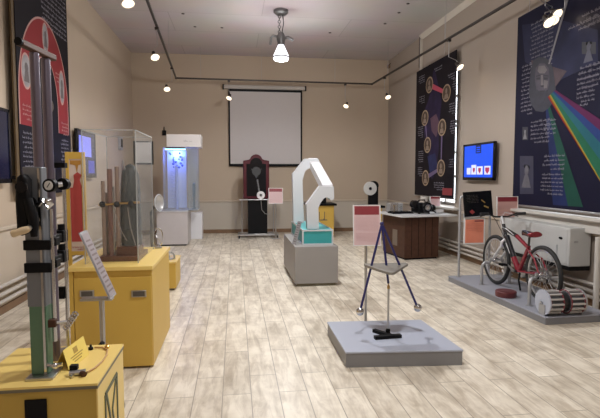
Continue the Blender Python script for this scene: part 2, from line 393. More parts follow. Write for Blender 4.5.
# ------------------------------------------------------------------ projection screen and whiteboard on the back wall
s = thing('projection_screen', 'white projection screen with thin black border pulled down on back wall', 'projection screen', (.82, YB - .06, 1.82))
SCR = mat('screen fabric', (.56, .52, .51), .7, var=.02)
MB().box(-.115, 1.755, YB - .062, YB - .058, 1.845, 3.74).build('screen_fabric', SCR, s)
f = MB(); y0, y1 = YB - .066, YB - .056
f.box(-.155, -.115, y0, y1, 1.80, 3.80); f.box(1.755, 1.795, y0, y1, 1.80, 3.80); f.box(-.155, 1.795, y0, y1, 1.81, 1.845); f.box(-.155, 1.795, y0, y1, 3.74, 3.80)
f.build('black_border', BLK, s)
MB().box(-.27, 1.87, YB - .11, YB - .005, 3.80, 3.90).build('roller_housing', mat('housing', (.46, .42, .38), .5), s, bevel=.012)
e = MB().box(-.30, -.27, YB - .12, YB - .004, 3.79, 3.91); e.build('end_cap', BLK, s); MB().box(1.87, 1.90, YB - .12, YB - .004, 3.79, 3.91).build('end_cap', BLK, s)
MB().tube((-.15, YB - .06, 1.795), (1.79, YB - .06, 1.795), .018).build('weight_bar', BLK, s)
s = thing('framed_whiteboard', 'small whiteboard with dark frame in the corner behind the acrylic case', 'whiteboard', (-2.33, YB - .03, 1.83))
MB().box(-2.56, -2.14, YB - .03, YB - .005, 1.86, 2.40).build('board', PAPER, s)
f = MB(); f.box(-2.585, -2.10, YB - .04, YB, 1.82, 1.865); f.box(-2.585, -2.10, YB - .04, YB, 2.39, 2.425); f.box(-2.585, -2.55, YB - .04, YB, 1.82, 2.425); f.box(-2.145, -2.10, YB - .04, YB, 1.82, 2.425)
f.build('frame', BLK, s, bevel=.004)

# ------------------------------------------------------------------ televisions
def television(name_lab, x0, face, ya, yb, z0, z1, screen_m, deco=None):
    """flat television on a side wall; face = +1 looks to +x"""
    cx = x0 + face * .09
    t = thing('wall_television', name_lab, 'television', (x0, (ya + yb) / 2, (z0 + z1) / 2))
    MB().box(min(x0 + face * .05, cx), max(x0 + face * .05, cx), ya, yb, z0, z1).build('housing', BLKG, t, bevel=.008)
    b = .035
    MB().box(min(cx, cx + face * .003), max(cx, cx + face * .003), ya + b, yb - b, z0 + b * 1.4, z1 - b).build('screen', screen_m, t)
    f = MB()
    e0, e1 = min(cx, cx + face * .012), max(cx, cx + face * .012)
    f.box(e0, e1, ya, yb, z0, z0 + b * 1.4); f.box(e0, e1, ya, yb, z1 - b, z1); f.box(e0, e1, ya, ya + b, z0, z1); f.box(e0, e1, yb - b, yb, z0, z1)
    f.build('bezel', BLKG, t, bevel=.003)
    ym, zm = (ya + yb) / 2, (z0 + z1) / 2
    MB().box(min(x0, x0 + face * .05), max(x0, x0 + face * .05), ym - .2, ym + .2, zm - .15, zm + .15).build('wall_bracket', BLK, t)
    return t, cx + face * .004
BLUE = mat('lit blue screen', (.0, .02, .2), .3, emit=(.012, .085, .80), es=1.0)
LOGO = mat('screen white', (.5, .5, .6), .4, emit=(.55, .60, .85), es=.8)
LOGB = mat('screen black', (.01, .01, .03), .4)
LOGR = mat('screen red', (.3, .02, .06), .4, emit=(.35, .03, .12), es=.6)
tv, sx = television('flat television with blue desktop screen between the two hanging posters', XR, -1, 7.385, 8.455, 1.462, 2.092, BLUE)
def tvq(px0, px1, py0, py1, m, nm):
    a = survey(px0, py0, 0, sx); b = survey(px1, py1, 0, sx)
    MB().box(sx - .002, sx + .001, min(a.y, b.y), max(a.y, b.y), min(a.z, b.z), max(a.z, b.z)).build(nm, m, tv)
tvq(476, 481, 145.5, 153, LOGB, 'screen_emblem')
tvq(467, 470.5, 168, 174.5, LOGO, 'screen_icon'); tvq(471.5, 476, 165, 174.5, LOGO, 'screen_icon'); tvq(477, 482.5, 166.5, 174.5, LOGO, 'screen_icon'); tvq(484.5, 490.3, 166, 174.5, LOGO, 'screen_icon')
def shield(px0, px1, py0, py1):
    em = MB()
    a = survey(px0, py0, 0, sx); b = survey(px1, py1, 0, sx); ym = (a.y + b.y) / 2
    em.prism([(a.y, a.z), (b.y, a.z), (b.y, (a.z + b.z) / 2), (ym, b.z), (a.y, (a.z + b.z) / 2)], 0, sx - .004, sx - .002)
    em.build('screen_shield', LOGR, tv)
shield(485.5, 489.3, 167.5, 174); shield(473, 475, 168, 173); shield(478.5, 481, 168, 173.5)
w = MB()
for k in range(3):
    a = survey(476.7, 147 + k * 2.1, 0, sx); b = survey(480.3, 147.8 + k * 2.1, 0, sx)
    w.box(sx - .004, sx - .002, b.y, a.y, b.z, a.z)
w.build('emblem_bars', BLUE, tv)
television('black television hanging on the wall beside the arched banner', XL, 1, 5.0, 5.93, 1.46, 2.28, mat('dark screen', (.006, .007, .02), .15, emit=(.006, .007, .03), es=.5))
PALEBLUE = mat('pale lit screen', (.1, .1, .4), .3, emit=(.20, .22, .80), es=1.1)
tv2, sx2 = television('television with a pale blue lit window on the wall behind the acrylic case', XL, 1, 8.33, 9.35, 1.50, 2.30, mat('dark blue screen', (.01, .012, .03), .2, emit=(.02, .022, .07), es=.6))
MB().box(sx2 - .002, sx2 + .002, 8.42, 9.08, 1.86, 2.20).build('screen_window', PALEBLUE, tv2)
MB().box(sx2 - .002, sx2 + .002, 8.90, 9.25, 1.58, 1.80).build('screen_panel', mat('mid lit screen', (.03, .03, .2), .3, emit=(.05, .06, .36), es=1), tv2)
p = thing('wall_switch_box', 'small dark control box on the wall above the acrylic case contents', 'switch box', (XL, 11.6, 2.2))
MB().box(XL, XL + .06, 11.5, 11.75, 2.12, 2.42).build('housing', GREYMET, p, bevel=.01); MB().box(XL + .06, XL + .066, 11.54, 11.71, 2.18, 2.36).build('front_plate', BLK, p)

# ------------------------------------------------------------------ arched banner on the left wall
bx = XL + .10
ban = thing('arched_banner', 'tall black banner with a red printed arch hanging on the wall', 'banner', (XL, 7.3, 1.3))
MB().box(bx - .01, bx, 6.17, 7.985, 1.30, 4.45).build('banner_sheet', BLACKP, ban)
MB().box(bx - .03, bx - .01, 6.10, 6.17, 1.30, 4.45).build('wooden_batten', mat('batten', (.11, .07, .03), .6, var=.3), ban)
for (u0, z0_) in ((6.9, 4.2), (7.6, 4.2)): MB().box(XL, bx - .01, u0, u0 + .04, z0_, z0_ + .04).build('wall_hook', BLK, ban)
MB().box(XL, bx - .03, 6.12, 6.16, 1.5, 1.54).build('wall_hook', BLK, ban)
def bp(px, py): q = survey(px, py, 0, bx); return (q.y, q.z)
def poly_face(name, pts, m, parent, x, lift, face):
    MB().prism(pts, 0, min(x, x + face * lift), max(x, x + face * lift)).build(name, m, parent); 
ARCHR = mat('banner red print', (.27, .03, .035), .5, spec=.12, var=.12, scale=4)
ARCHL = mat('banner pale outline', (.50, .28, .25), .5)
# the arch, in wall coordinates (y along the wall, z up): centre line of the band
cy_, zs, hw, top = 7.05, 2.50, .64, 3.36
def arch(off, n=40, legs=2.15):
    o = []
    for i in range(n + 1):
        a = PI * i / n
        o.append((cy_ - (hw + off) * math.cos(a), zs + (top - zs + off * 1.15) * max(0, math.sin(a))))
    return [(cy_ - hw - off, legs)] + o + [(cy_ + hw + off, legs)]
def band(off1, off2, x0, x1, m, nm):
    a = arch(off1); b = arch(off2); mb = MB(); n = len(a)
    vs = [(x1, y, z) for y, z in a] + [(x1, y, z) for y, z in b] + [(x0, y, z) for y, z in a] + [(x0, y, z) for y, z in b]
    fs = [(i, i + 1, n + i + 1, n + i) for i in range(n - 1)] + [(i, i + 1, 2 * n + i + 1, 2 * n + i) for i in range(n - 1)] + [(n + i, n + i + 1, 3 * n + i + 1, 3 * n + i) for i in range(n - 1)]
    fs += [(0, n, 3 * n, 2 * n), (n - 1, 2 * n - 1, 4 * n - 1, 3 * n - 1)]
    mb.add(vs, fs).build(nm, m, ban)
band(-.20, .20, bx, bx + .002, ARCHR, 'printed_arch')
band(.20, .222, bx, bx + .0025, ARCHL, 'arch_outline'); band(-.215, -.20, bx, bx + .0025, ARCHL, 'arch_outline')
def oval(mb, y, z, ry, rz, x, lift, n=28): mb.prism([(y + ry * math.cos(2 * PI * i / n), z + rz * math.sin(2 * PI * i / n)) for i in range(n)], 0, min(x, x + lift), max(x, x + lift))
GREYP = mat('portrait grey print', (.30, .28, .29), .6, var=.5, scale=9)
for (y, z, ry, rz) in ((*bp(26, 71), .15, .22), (*bp(45, 38), .11, .20), (*bp(61.5, 88), .11, .25)):
    o = MB(); oval(o, y, z, ry, rz, bx + .002, .002); o.build('oval_frame', ARCHL, ban)
    o = MB(); oval(o, y, z, ry * .86, rz * .88, bx + .004, .0015); o.build('oval_picture', GREYP, ban)
    o = MB(); oval(o, y, z + rz * .2, ry * .32, rz * .26, bx + .0055, .001); o.prism([(y - ry * .5, z - rz * .6), (y + ry * .5, z - rz * .6), (y + ry * .3, z), (y - ry * .3, z)], 0, bx + .0055, bx + .0065); o.build('portrait_bust', INK, ban)
d = MB()
script(d, (bx + .001, 6.98, 4.15), (0, 1, 0), (1, 0, 0), .95, .035, 10, 1.9)
script(d, (bx + .001, 6.25, 2.05), (0, 1, 0), (1, 0, 0), .32, .03, 12, 1.9)
script(d, (bx + .001, 7.55, 2.05), (0, 1, 0), (1, 0, 0), .32, .03, 12, 1.9)
d.build('banner_text', PTXT2, ban)
for (y, z, w_, n_) in ((6.28, 2.38, .26, 4), (7.60, 2.30, .26, 4), (6.42, 2.98, .18, 3), (7.42, 2.98, .18, 3)):
    d = MB(); script(d, (bx + .003, y, z), (0, 1, 0), (1, 0, 0), w_, .028, n_); d.build('arch_caption_text', mat('caption print', (.42, .24, .22), .6), ban)
d = MB(); oval(d, 7.15, 2.5, .16, .10, bx, .0015); oval(d, 7.1, 2.1, .09, .22, bx, .0015); d.build('centre_picture', mat('dim figure print', (.10, .075, .06), .5, var=.6, scale=12), ban)

# ------------------------------------------------------------------ portrait poster on the right wall
qx = XR - .09
pp = thing('portrait_poster', 'black hanging poster of six linked oval portraits glowing at its edges', 'poster', (qx, 10.06, 1.09))
MB().box(qx, qx + .012, 8.84, 10.87, 1.10, 3.88).build('poster_sheet', BLACKP, pp)
for y in (9.4, 10.7): MB().tube((qx + .006, y, 3.87), (qx + .006, y, ZC), .004, n=6).build('hanging_wire', STEEL, pp)
for z in (3.5, 3.0, 2.45, 1.95, 1.5): MB().box(qx + .002, qx + .02, 8.795, 8.85, z, z + .05).build('edge_clip', STEEL, pp)
MB().tube((qx + .006, 8.81, 1.09), (qx + .006, 10.90, 1.09), .012).build('bottom_rod', STEEL, pp)
def sv(px, py): q = survey(px, py, 0, qx); return q.y, q.z
GOLD = mat('portrait ring gold', (.34, .25, .165), .5, spec=.12, var=.1); SEP = mat('portrait sepia', (.085, .06, .045), .6, spec=.12, var=.6, scale=14)
NEB = mat('nebula print', (.024, .017, .045), .6, spec=.12, var=.8, scale=4); REDB = mat('red beam print', (.40, .045, .09), .5, var=.2); BEAM = mat('violet beam print', (.11, .08, .17), .5)
def flat(mb, pts, lift): mb.prism(pts, 0, qx - lift, qx)
n = MB(); y, z = sv(433, 125)
n.prism([(y + .42 * math.cos(a) * (1 + .25 * math.sin(3 * a + 1)), z + .95 * math.sin(a) * (1 + .2 * math.cos(4 * a))) for a in [2 * PI * i / 40 for i in range(40)]], 0, qx - .001, qx)
n.build('nebula_picture', NEB, pp)
n = MB(); yy, zz = sv(434, 128); n.prism([(yy - .3, zz + .05), (yy - .1, zz + .28), (yy + .2, zz + .22), (yy + .12, zz - .05), (yy - .12, zz - .2)], 0, qx - .0016, qx)
n.build('nebula_glow', mat('nebula rose', (.10, .055, .08), .5, spec=.12, var=.6, scale=6), pp)
n = MB(); yy, zz = sv(432, 163); n.prism([(yy - .3, zz - .1), (yy - .15, zz + .2), (yy + .25, zz + .15), (yy + .1, zz - .2)], 0, qx - .0016, qx); n.build('nebula_shade', mat('nebula blue', (.02, .025, .08), .5, spec=.12, var=.6, scale=6), pp)
PORT = [(429.5, 85), (446.5, 93), (425, 118), (442, 127.5), (427.5, 145), (441, 168), (425.5, 178)]
def strip(a, b, wd, m, nm, lift=.002):
    (y0, z0), (y1, z1) = sv(*a), sv(*b); L = math.hypot(y1 - y0, z1 - z0); ny, nz = -(z1 - z0) / L * wd, (y1 - y0) / L * wd
    MB().prism([(y0 + ny, z0 + nz), (y1 + ny * .6, z1 + nz * .6), (y1 - ny * .6, z1 - nz * .6), (y0 - ny, z0 - nz)], 0, qx - lift, qx).build(nm, m, pp)
strip(PORT[0], PORT[1], .06, REDB, 'red_beam'); strip(PORT[2], PORT[4], .035, BEAM, 'link_beam'); strip(PORT[3], PORT[5], .035, BEAM, 'link_beam'); strip(PORT[6], PORT[5], .05, BEAM, 'link_beam')
for (px, py) in PORT:
    y, z = sv(px, py); ry, rz = .19, .17
    o = MB(); oval(o, y, z, ry, rz, qx, -.003); o.build('oval_frame', GOLD, pp)
    o = MB(); oval(o, y, z, ry * .84, rz * .84, qx - .003, -.0015); o.build('oval_picture', SEP, pp)
    o = MB(); oval(o, y, z + .04, .045, .055, qx - .0045, -.001); o.prism([(y - .1, z - .11), (y + .1, z - .11), (y + .06, z - .02), (y - .06, z - .02)], 0, qx - .0055, qx - .0045); o.build('portrait_bust', mat('bust print', (.22, .16, .12), .6, var=.3), pp)
d = MB()
for (px, py, w, r) in ((419, 78, .34, 4), (448, 76, .30, 3), (419.5, 98, .3, 4), (452.5, 80, .22, 5), (449, 105, .34, 5), (418, 128, .30, 6), (450, 122, .3, 6), (418.3, 152, .3, 6), (449, 160, .34, 5), (418, 168, .26, 5), (434, 183, .5, 4), (434, 70, .4, 2)):
    y, z = sv(px, py); script(d, (qx, min(y, 10.84), z), (0, -1, 0), (-1, 0, 0), w, .024, r, 1.9)
d.build('poster_text', PTXT2, pp)
d = MB(); y, z = sv(445, 190.5); d.box(qx - .002, qx, y - .32, y + .12, z - .09, z + .05); d.build('red_logo', DRED, pp)

# ------------------------------------------------------------------ rainbow poster on the right wall
rx = XR - .07
rp_ = thing('rainbow_poster', 'large midnight blue hanging poster with a rainbow beam crossing it', 'poster', (rx, 5.9, 1.12))
MB().box(rx, rx + .012, 4.70, 6.87, 1.12, 3.845).build('poster_sheet', NAVYP, rp_)
for y in (5.4, 6.6): MB().tube((rx + .006, y, 3.84), (rx + .006, y, ZC - .02), .004, n=6).build('hanging_wire', STEEL, rp_)
MB().tube((rx + .006, 4.67, 1.11), (rx + .006, 6.90, 1.11), .012).build('bottom_rod', STEEL, rp_)
def rv(px, py): q = survey(px, py, 0, rx); return q.y, max(1.13, q.z)
def rpoly(nm, pts, m, lift=.0015, raw=False):
    P = pts if raw else [rv(*p) for p in pts]; MB().prism(P, 0, rx - lift, rx).build(nm, m, rp_)
# clouds of dim blue and the glow above the face
rpoly('blue_haze', [(522, 25), (560, 20), (598, 30), (598, 62), (560, 80), (525, 62)], mat('haze print', (.02, .022, .055), .5, spec=.12, var=.7, scale=3), .0008)
# prism and face
rpoly('prism_picture', [(531, 60), (567, 71), (548, 97), (536, 86)], mat('prism print', (.075, .05, .06), .4, spec=.12, var=.4), .0015)
FACE = mat('face print', (.085, .078, .098), .6, spec=.12, var=.5, scale=6); HAIR = mat('hair print', (.022, .022, .036), .6, var=.5, scale=10); FEAT = mat('feature print', (.02, .018, .028), .6); FLIT = mat('lit face print', (.13, .115, .122), .6, var=.3, scale=8)
fc = rv(541.5, 82)
def pf(nm, sets, m, lift):
    o = MB()
    for pts in sets: o.prism([rv(*p) for p in pts], 0, rx - lift, rx)
    o.build(nm, m, rp_)
pf('portrait_hair', [((534, 60), (539, 57), (545, 57.5), (550, 61), (553, 68), (554.5, 79), (556, 90), (554, 101), (549, 108), (543, 112), (536, 111), (531, 104), (529, 93), (530, 80), (531, 69))], HAIR, .003)
pf('portrait_face', [((536, 68), (540, 63.5), (545, 63.5), (548.8, 68), (550, 76), (549.2, 85), (546.8, 93), (543, 97.5), (539.8, 95.5), (536.6, 89), (535.2, 79))], FACE, .0045)
pf('portrait_beard', [((537, 89), (539.2, 91), (546, 91), (548, 89.5), (546.5, 96), (543, 104), (539.5, 99))], HAIR, .0052)
pf('face_highlight', [((539, 66), (545, 65.5), (547.5, 70), (545, 73.5), (540, 73.5), (537.8, 71)), ((544.2, 80), (548.4, 81), (547.3, 88), (544.2, 88.5)), ((541.3, 75), (543.2, 75), (543.8, 85.5), (541.2, 85.5))], FLIT, .0055)
pf('portrait_features', [((536.6, 78), (540.4, 77.4), (540.4, 79.6), (537, 79.8)), ((544, 77.3), (548.3, 77.6), (547.8, 79.6), (544.2, 79.5)), ((540.8, 85.4), (544.4, 85.2), (543.6, 87), (541.4, 87)), ((539.8, 90.6), (545.6, 90.3), (544.6, 91.8), (540.6, 91.9)), ((536.3, 75.8), (540.4, 74.9), (540.4, 76), (536.5, 76.8)), ((544, 74.9), (548.6, 75.4), (548.4, 76.5), (544, 76))], FEAT, .0065)
# light ray into the prism
o = MB(); o.prism([rv(*p) for p in ((566.5, 0), (568.5, 0), (550, 64), (548.6, 64))], 0, rx - .006, rx); o.build('light_ray', mat('ray print', (.20, .19, .21), .5), rp_)
# rainbow
RB = [((.22, .012, .015), 'red'), ((.26, .085, .012), 'orange'), ((.30, .215, .03), 'yellow'), ((.018, .11, .06), 'green'), ((.018, .10, .13), 'cyan'), ((.02, .04, .15), 'blue'), ((.085, .014, .06), 'violet')]
ap = (549, 92); lo = [(600, 198), (600, 193), (600, 188), (600, 178), (600, 159), (600, 142), (600, 130), (600, 119)]
st = [(548.3, 97), (549.2, 96.2), (550, 95.4), (551, 94.5), (552.2, 93.3), (553.4, 92.2), (554.6, 91), (556, 90)]
ext = 0.32
for i, (col, nm) in enumerate(RB):
    def far(k):
        (a, b), (c, d_) = rv(*st[k]), rv(*lo[k]); return (c + (c - a) * ext, max(1.13, d_ + (d_ - b) * ext))
    P = [rv(*st[i]), rv(*st[i + 1]), far(i + 1), far(i)]
    MB().prism(P, 0, rx - .0075, rx).build(nm + '_ray', mat('print ' + nm, col, .55, var=.25, scale=3, spec=.12), rp_)
for (pts, col, nm) in ((((546, 99), (547.3, 98), (583, 207), (568, 206)), (.014, .06, .045), 'dim_green_ray'), (((545, 100), (546, 99), (568, 206), (553, 205)), (.016, .024, .085), 'dim_blue_ray')):
    rpoly(nm, pts, mat('print ' + nm, col, .55, var=.5, scale=3, spec=.12), .001)
d = MB()
ry_ = lambda px, py: (rx, rv(px, py)[0], rv(px, py)[1])
for (px, py, w, h, r) in ((531, 26, .50, .03, 12), (560, 38, .55, .032, 1), (580, 18, .55, .034, 3), (568, 30, .75, .034, 2), (578, 70, .50, .032, 4), (577, 81, .36, .028, 3), (577, 90, .30, .028, 4), (522, 68, .28, .03, 13), (531, 123, .42, .03, 6), (544, 122, .25, .03, 4), (543, 157, .44, .03, 4), (541, 175, .46, .027, 6), (560, 110, .5, .028, 1)):
    script(d, ry_(px, py), (0, -1, 0), (-1, 0, 0), w, h, r, 1.9)
d.build('poster_text', mat('rainbow poster print', (.20, .19, .225), .6, spec=.1), rp_)
def small_portrait(px0, px1, py0, py1, m, bust):
    rpoly('small_picture', [(px0, py0), (px1, py0), (px1, py1), (px0, py1)], m, .002)
    cx, cz = rv((px0 + px1) / 2, py0 * .62 + py1 * .38); sc = abs(rv(px0, py0)[0] - rv(px1, py0)[0])
    o = MB(); o.prism([(cx + sc * .15 * math.cos(a), cz + sc * .22 * math.sin(a)) for a in [2 * PI * i / 20 for i in range(20)]], 0, rx - .004, rx); o.prism([(cx - sc * .12, cz - sc * .2), (cx + sc * .12, cz - sc * .2), (cx + sc * .34, cz - sc * .75), (cx - sc * .34, cz - sc * .75)], 0, rx - .0038, rx)
    o.build('picture_bust', bust, rp_)
    o = MB(); o.prism([(cx + sc * .2 * math.cos(a), cz + sc * (.06 if math.sin(a) > 0 else .25) + sc * .2 * math.sin(a)) for a in [2 * PI * i / 20 for i in range(20)]], 0, rx - .003, rx); o.build('picture_hair', FEAT, rp_)
small_portrait(520, 533.5, 156, 194, mat('panel print', (.03, .03, .058), .5, var=.4, scale=5), mat('bust pale print', (.11, .105, .125), .5, var=.5, scale=9))
small_portrait(522.5, 528, 127, 140, mat('panel dim print', (.018, .018, .03), .5), mat('bust white print', (.18, .175, .19), .5, var=.4))
small_portrait(582, 596, 42, 54, mat('panel dim print', (.018, .018, .03), .5), mat('bust blue print', (.06, .06, .095), .5, var=.4))

# ------------------------------------------------------------------ helper: sign on a post
def post_sign(lab, x, y, w, z0, z1, zb, band=True, tilt=.12, postx=None, sheet=PINK, rot=0, base=True, name='exhibit_sign'):
    s = thing(name, lab, 'sign', (x, y, zb))
    M = Matrix.Translation((x, y, z0)) @ Matrix.Rotation(rot, 4, 'Z') @ Matrix.Rotation(-tilt, 4, 'X')
    h = z1 - z0
    MB().box(-w / 2, w / 2, 0, .008, 0, h).xf(M).build('sign_panel', sheet, s)
    fr = MB(); t = .008
    fr.box(-w / 2 - t, -w / 2, -.003, .012, -t, h + t); fr.box(w / 2, w / 2 + t, -.003, .012, -t, h + t); fr.box(-w / 2, w / 2, -.003, .012, -t, 0); fr.box(-w / 2, w / 2, -.003, .012, h, h + t)
    fr.xf(M).build('panel_frame', PAPER, s)
    if band: MB().box(-w / 2 + .008, w / 2 - .008, -.002, 0, h * .77, h * .985).xf(M).build('header_band', DRED, s)
    d = MB(); script(d, (-w / 2 + .02, -.0002, h * .70), (1, 0, 0), (0, -1, 0), w - .04, h * .017, 11, 2.0)
    script(d, (-w / 2 + .02, -.0002, h * .29), (1, 0, 0), (0, -1, 0), w - .04, h * .017, 7, 2.0)
    d.xf(M).build('sign_text', PINKTXT, s)
    px = x if postx is None else postx
    MB().tube((px, y + .03, zb + .01), (px, y + .03 + h * .35 * math.sin(tilt), z0 + h * .4), .014).build('post', STEEL, s)
    if base: MB().lathe([(.0001, 0), (.11, 0), (.11, .008), (.03, .016), (.0001, .016)], (px, y + .03, zb)).build('base_plate', STEEL, s)
    return s
post_sign('pink exhibit sign with dark red header behind the balancing tripod platform', 1.307, 4.74, .265, .85, 1.245, 0, postx=1.305, rot=-.06)
post_sign('small pink exhibit sign with red header beside the maroon cabinet', .975, 11.84, .33, .865, 1.23, 0, postx=.975)

# ------------------------------------------------------------------ balancing tripod on the grey platform
pl = thing('display_platform', 'low square grey platform under the balancing tripod', 'platform', (1.36, 4.2, 0))
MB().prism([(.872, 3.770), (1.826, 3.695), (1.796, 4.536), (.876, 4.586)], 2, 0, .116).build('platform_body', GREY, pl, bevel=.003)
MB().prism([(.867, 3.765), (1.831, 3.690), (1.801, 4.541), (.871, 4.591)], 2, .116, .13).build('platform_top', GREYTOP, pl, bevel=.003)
BXc, BYc, BZ = 1.335, 4.13, .13
ts = thing('balance_stand', 'thin steel post on a black T-shaped foot holding the balancing figure', 'stand', (BXc, BYc, BZ))
o = MB(); o.obox((1.308, 4.048, BZ + .014), (1, .08, 0), (-.08, 1, 0), (0, 0, 1), .122, .022, .014); o.obox((1.290, 4.145, BZ + .014), (.52, -.82, 0), (.82, .52, 0), (0, 0, 1), .102, .02, .0138)
o.build('foot', BLK, ts)
MB().tube((BXc, BYc, BZ + .005), (BXc, BYc, .549), .0095).build('post', STEEL, ts); MB().lathe([(.022, BZ + .002), (.02, BZ + .05), (.01, BZ + .06)], (BXc, BYc, 0)).build('collar', BLK, ts)
MB().lathe([(.013, .549), (.013, .571), (.001, .594)], (BXc, BYc, 0), n=12).build('pivot_tip', BRASS, ts)
bt = thing('balancing_tripod', 'navy rod tripod with grey triangular plate and two steel balls', 'balance toy', (BXc, BYc, .594))
apx = Vector((1.268, BYc, 1.125))
L_, R_ = Vector((1.079, BYc, .352)), Vector((1.607, BYc, .367))
for q in (L_, R_):
    MB().path([apx, q + (apx - q).normalized() * .03], .0105, 10).build('rod', NAVY, bt)
    MB().sphere(q, .036).build('ball', CHROME, bt)
MB().path([apx, (1.333, BYc, .596)], .0105, 10).build('centre_rod', NAVY, bt)
MB().sphere(apx, .018).build('apex_joint', NAVY, bt)
MB().prism([(1.140, 4.24), (1.135, 4.19), (1.185, 3.985), (1.235, 3.83), (1.262, 3.81), (1.290, 3.83), (1.395, 3.985), (1.528, 4.18), (1.530, 4.24)], 2, .736, .758).build('triangle_plate', mat('plate grey', (.24, .225, .20), .5, .2, var=.08), bt, bevel=.003)

# ------------------------------------------------------------------ arch sculpture on teal box and grey plinth
pd = thing('grey_plinth', 'grey painted plinth carrying the teal box and white arch', 'plinth', (1.11, 7.4, 0))
MB().box(.81, 1.42, 6.66, 8.2, .04, .56).build('plinth_body', PLINTH, pd, bevel=.006); MB().box(.84, 1.39, 6.69, 8.17, 0, .04).build('plinth_kick', EDGE, pd)
tb = thing('teal_box', 'teal box with white edges lying on the grey plinth', 'box', (1.14, 7.45, .56))
MB().box(.94, 1.365, 6.80, 8.14, .56, .765).build('box_body', TEAL, tb)
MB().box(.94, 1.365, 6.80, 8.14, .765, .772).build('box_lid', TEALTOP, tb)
e = MB(); t = .011
for x in (.94, 1.365):
    for y in (6.80, 8.14): e.box(x - t, x + t, y - t, y + t, .56, .775)
for z in (.571, .768):
    e.box(.93, 1.375, 6.79, 6.80 + t * .6, z - t, z + t); e.box(.93, .94 + t * .6, 6.8, 8.14, z - t, z + t); e.box(1.365 - t * .6, 1.375, 6.8, 8.14, z - t, z + t); e.box(.93, 1.375, 8.14 - t * .6, 8.15, z - t, z + t)
e.build('edge_trim', WHITE, tb)
ar = thing('arch_sculpture', 'white angular arch with sloping plank standing on the teal box', 'sculpture', (1.14, 7.4, .775))
def arcpts(c, r, a0, a1, n=8): return [(c[0] + r * math.cos(math.radians(a0 + (a1 - a0) * i / n)), c[1] + r * math.sin(math.radians(a0 + (a1 - a0) * i / n))) for i in range(n + 1)]
near = [(1.018, .781), (1.003, 1.13), (1.195, 1.392), (1.398, 1.385), (1.402, 1.235)] + arcpts((1.365, 1.225), .037, 0, -110, 6) + arcpts((1.295, 1.168), .062, 30, 150, 8) + [(1.205, 1.15), (1.175, 1.08), (1.185, .781)]
MB().prism(near, 1, 6.88, 7.02).build('near_support', WHITE, ar, smooth=False)
far_ = [(.93, .781), (.912, 1.565), (1.115, 1.81), (1.335, 1.81), (1.335, 1.70)] + arcpts((1.27, 1.655), .055, 35, 150, 6) + [(1.12, 1.615), (1.075, 1.47), (1.10, .781)]
MB().prism(far_, 1, 7.82, 7.96).build('far_support', WHITE, ar, smooth=False)
# sloping plank from the tall support down to the low one
a, b = Vector((1.265, 7.96, 1.815)), Vector((1.325, 6.98, 1.40)); dz = -.12
q = MB(); hw_ = .075; vs = []
for pnt in (a, b):
    for dx in (-hw_, hw_):
        for z in (0, dz): vs.append((pnt.x + dx, pnt.y, pnt.z + .012 + z))
q.add(vs, [(0, 1, 3, 2), (4, 6, 7, 5), (0, 4, 5, 1), (2, 3, 7, 6), (0, 2, 6, 4), (1, 5, 7, 3)]); q.build('sloping_plank', mat('plank white', (.66, .65, .67), .35, var=.02), ar, smooth=False)
pc = thing('leaning_placard', 'narrow pale placard leaning against the side of the teal box', 'placard', (.89, 6.9, .56))
M = Matrix.Translation((.832, 6.88, .562)) @ Matrix.Rotation(math.radians(24), 4, 'Z') @ Matrix.Rotation(math.radians(17), 4, 'Y')
MB().box(-.008, .0, -.04, .06, 0, .34).xf(M).build('placard_sheet', mat('placard grey', (.30, .30, .32), .4), pc); d = MB(); 
for k in range(9): d.box(-.0095, -.008, -.02, .04, .04 + k * .033, .05 + k * .033)
d.xf(M).build('placard_text', INK, pc)

# ------------------------------------------------------------------ yellow display cabinets at the back with black instruments
def back_cabinet(x0, x1, y0, y1, lab):
    c = thing('yellow_cabinet', lab, 'cabinet', ((x0 + x1) / 2, (y0 + y1) / 2, 0))
    MB().box(x0 + .02, x1 - .02, y0 + .02, y1 - .02, .05, .79).build('cabinet_body', YEL, c, bevel=.004); MB().box(x0 + .05, x1 - .05, y0 + .05, y1 - .05, 0, .05).build('kick_base', EDGE, c)
    MB().box(x0 - .04, x1 + .04, y0 - .04, y1 + .04, .79, .84).build('cabinet_top', BLK, c, bevel=.004)
    return c
bc = back_cabinet(1.80, 2.46, 11.95, 12.55, 'yellow cabinet with black top half hidden behind the arch sculpture')
d = MB(); script(d, (1.95, 11.969, .42), (1, 0, 0), (0, -1, 0), .32, .09, 1, 1.5); d.build('cabinet_lettering', EDGE, bc)
d = MB(); 
for k in range(3): d.box(1.93 + k * .13, 1.95 + k * .13, 11.966, 11.971, .42, .64)
d.build('slot', EDGE, bc)
back_cabinet(2.88, 3.40, 11.0, 11.5, 'yellow cabinet with black top behind the brown desk')
i1 = thing('black_instrument', 'squat black instrument on the cabinet behind the arch sculpture', 'instrument', (2.2, 12.2, .84))
MB().box(2.05, 2.26, 12.05, 12.25, .84, 1.06).build('instrument_body', BLK, i1, bevel=.012); MB().lathe([(.05, 1.06), (.05, 1.18), (.03, 1.22), (.03, 1.30)], (2.15, 12.15, 0)).build('eyepiece', BLK, i1); MB().tube((2.1, 12.05, 1.0), (2.05, 11.95, .92), .03).build('side_tube', BLKG, i1)
i2 = thing('disc_instrument', 'upright black instrument with a clear round disc behind the pink sign', 'instrument', (3.2, 11.2, .84))
x, y = 3.2, 11.2
MB().prism([(x - .09, .84), (x + .13, .84), (x + .13, 1.25)] + arcpts((x + .03, 1.30), .11, 0, 140, 8) + [(x - .06, 1.25), (x - .09, 1.05)], 1, y - .05, y + .08).build('instrument_body', BLK, i2, bevel=.008)
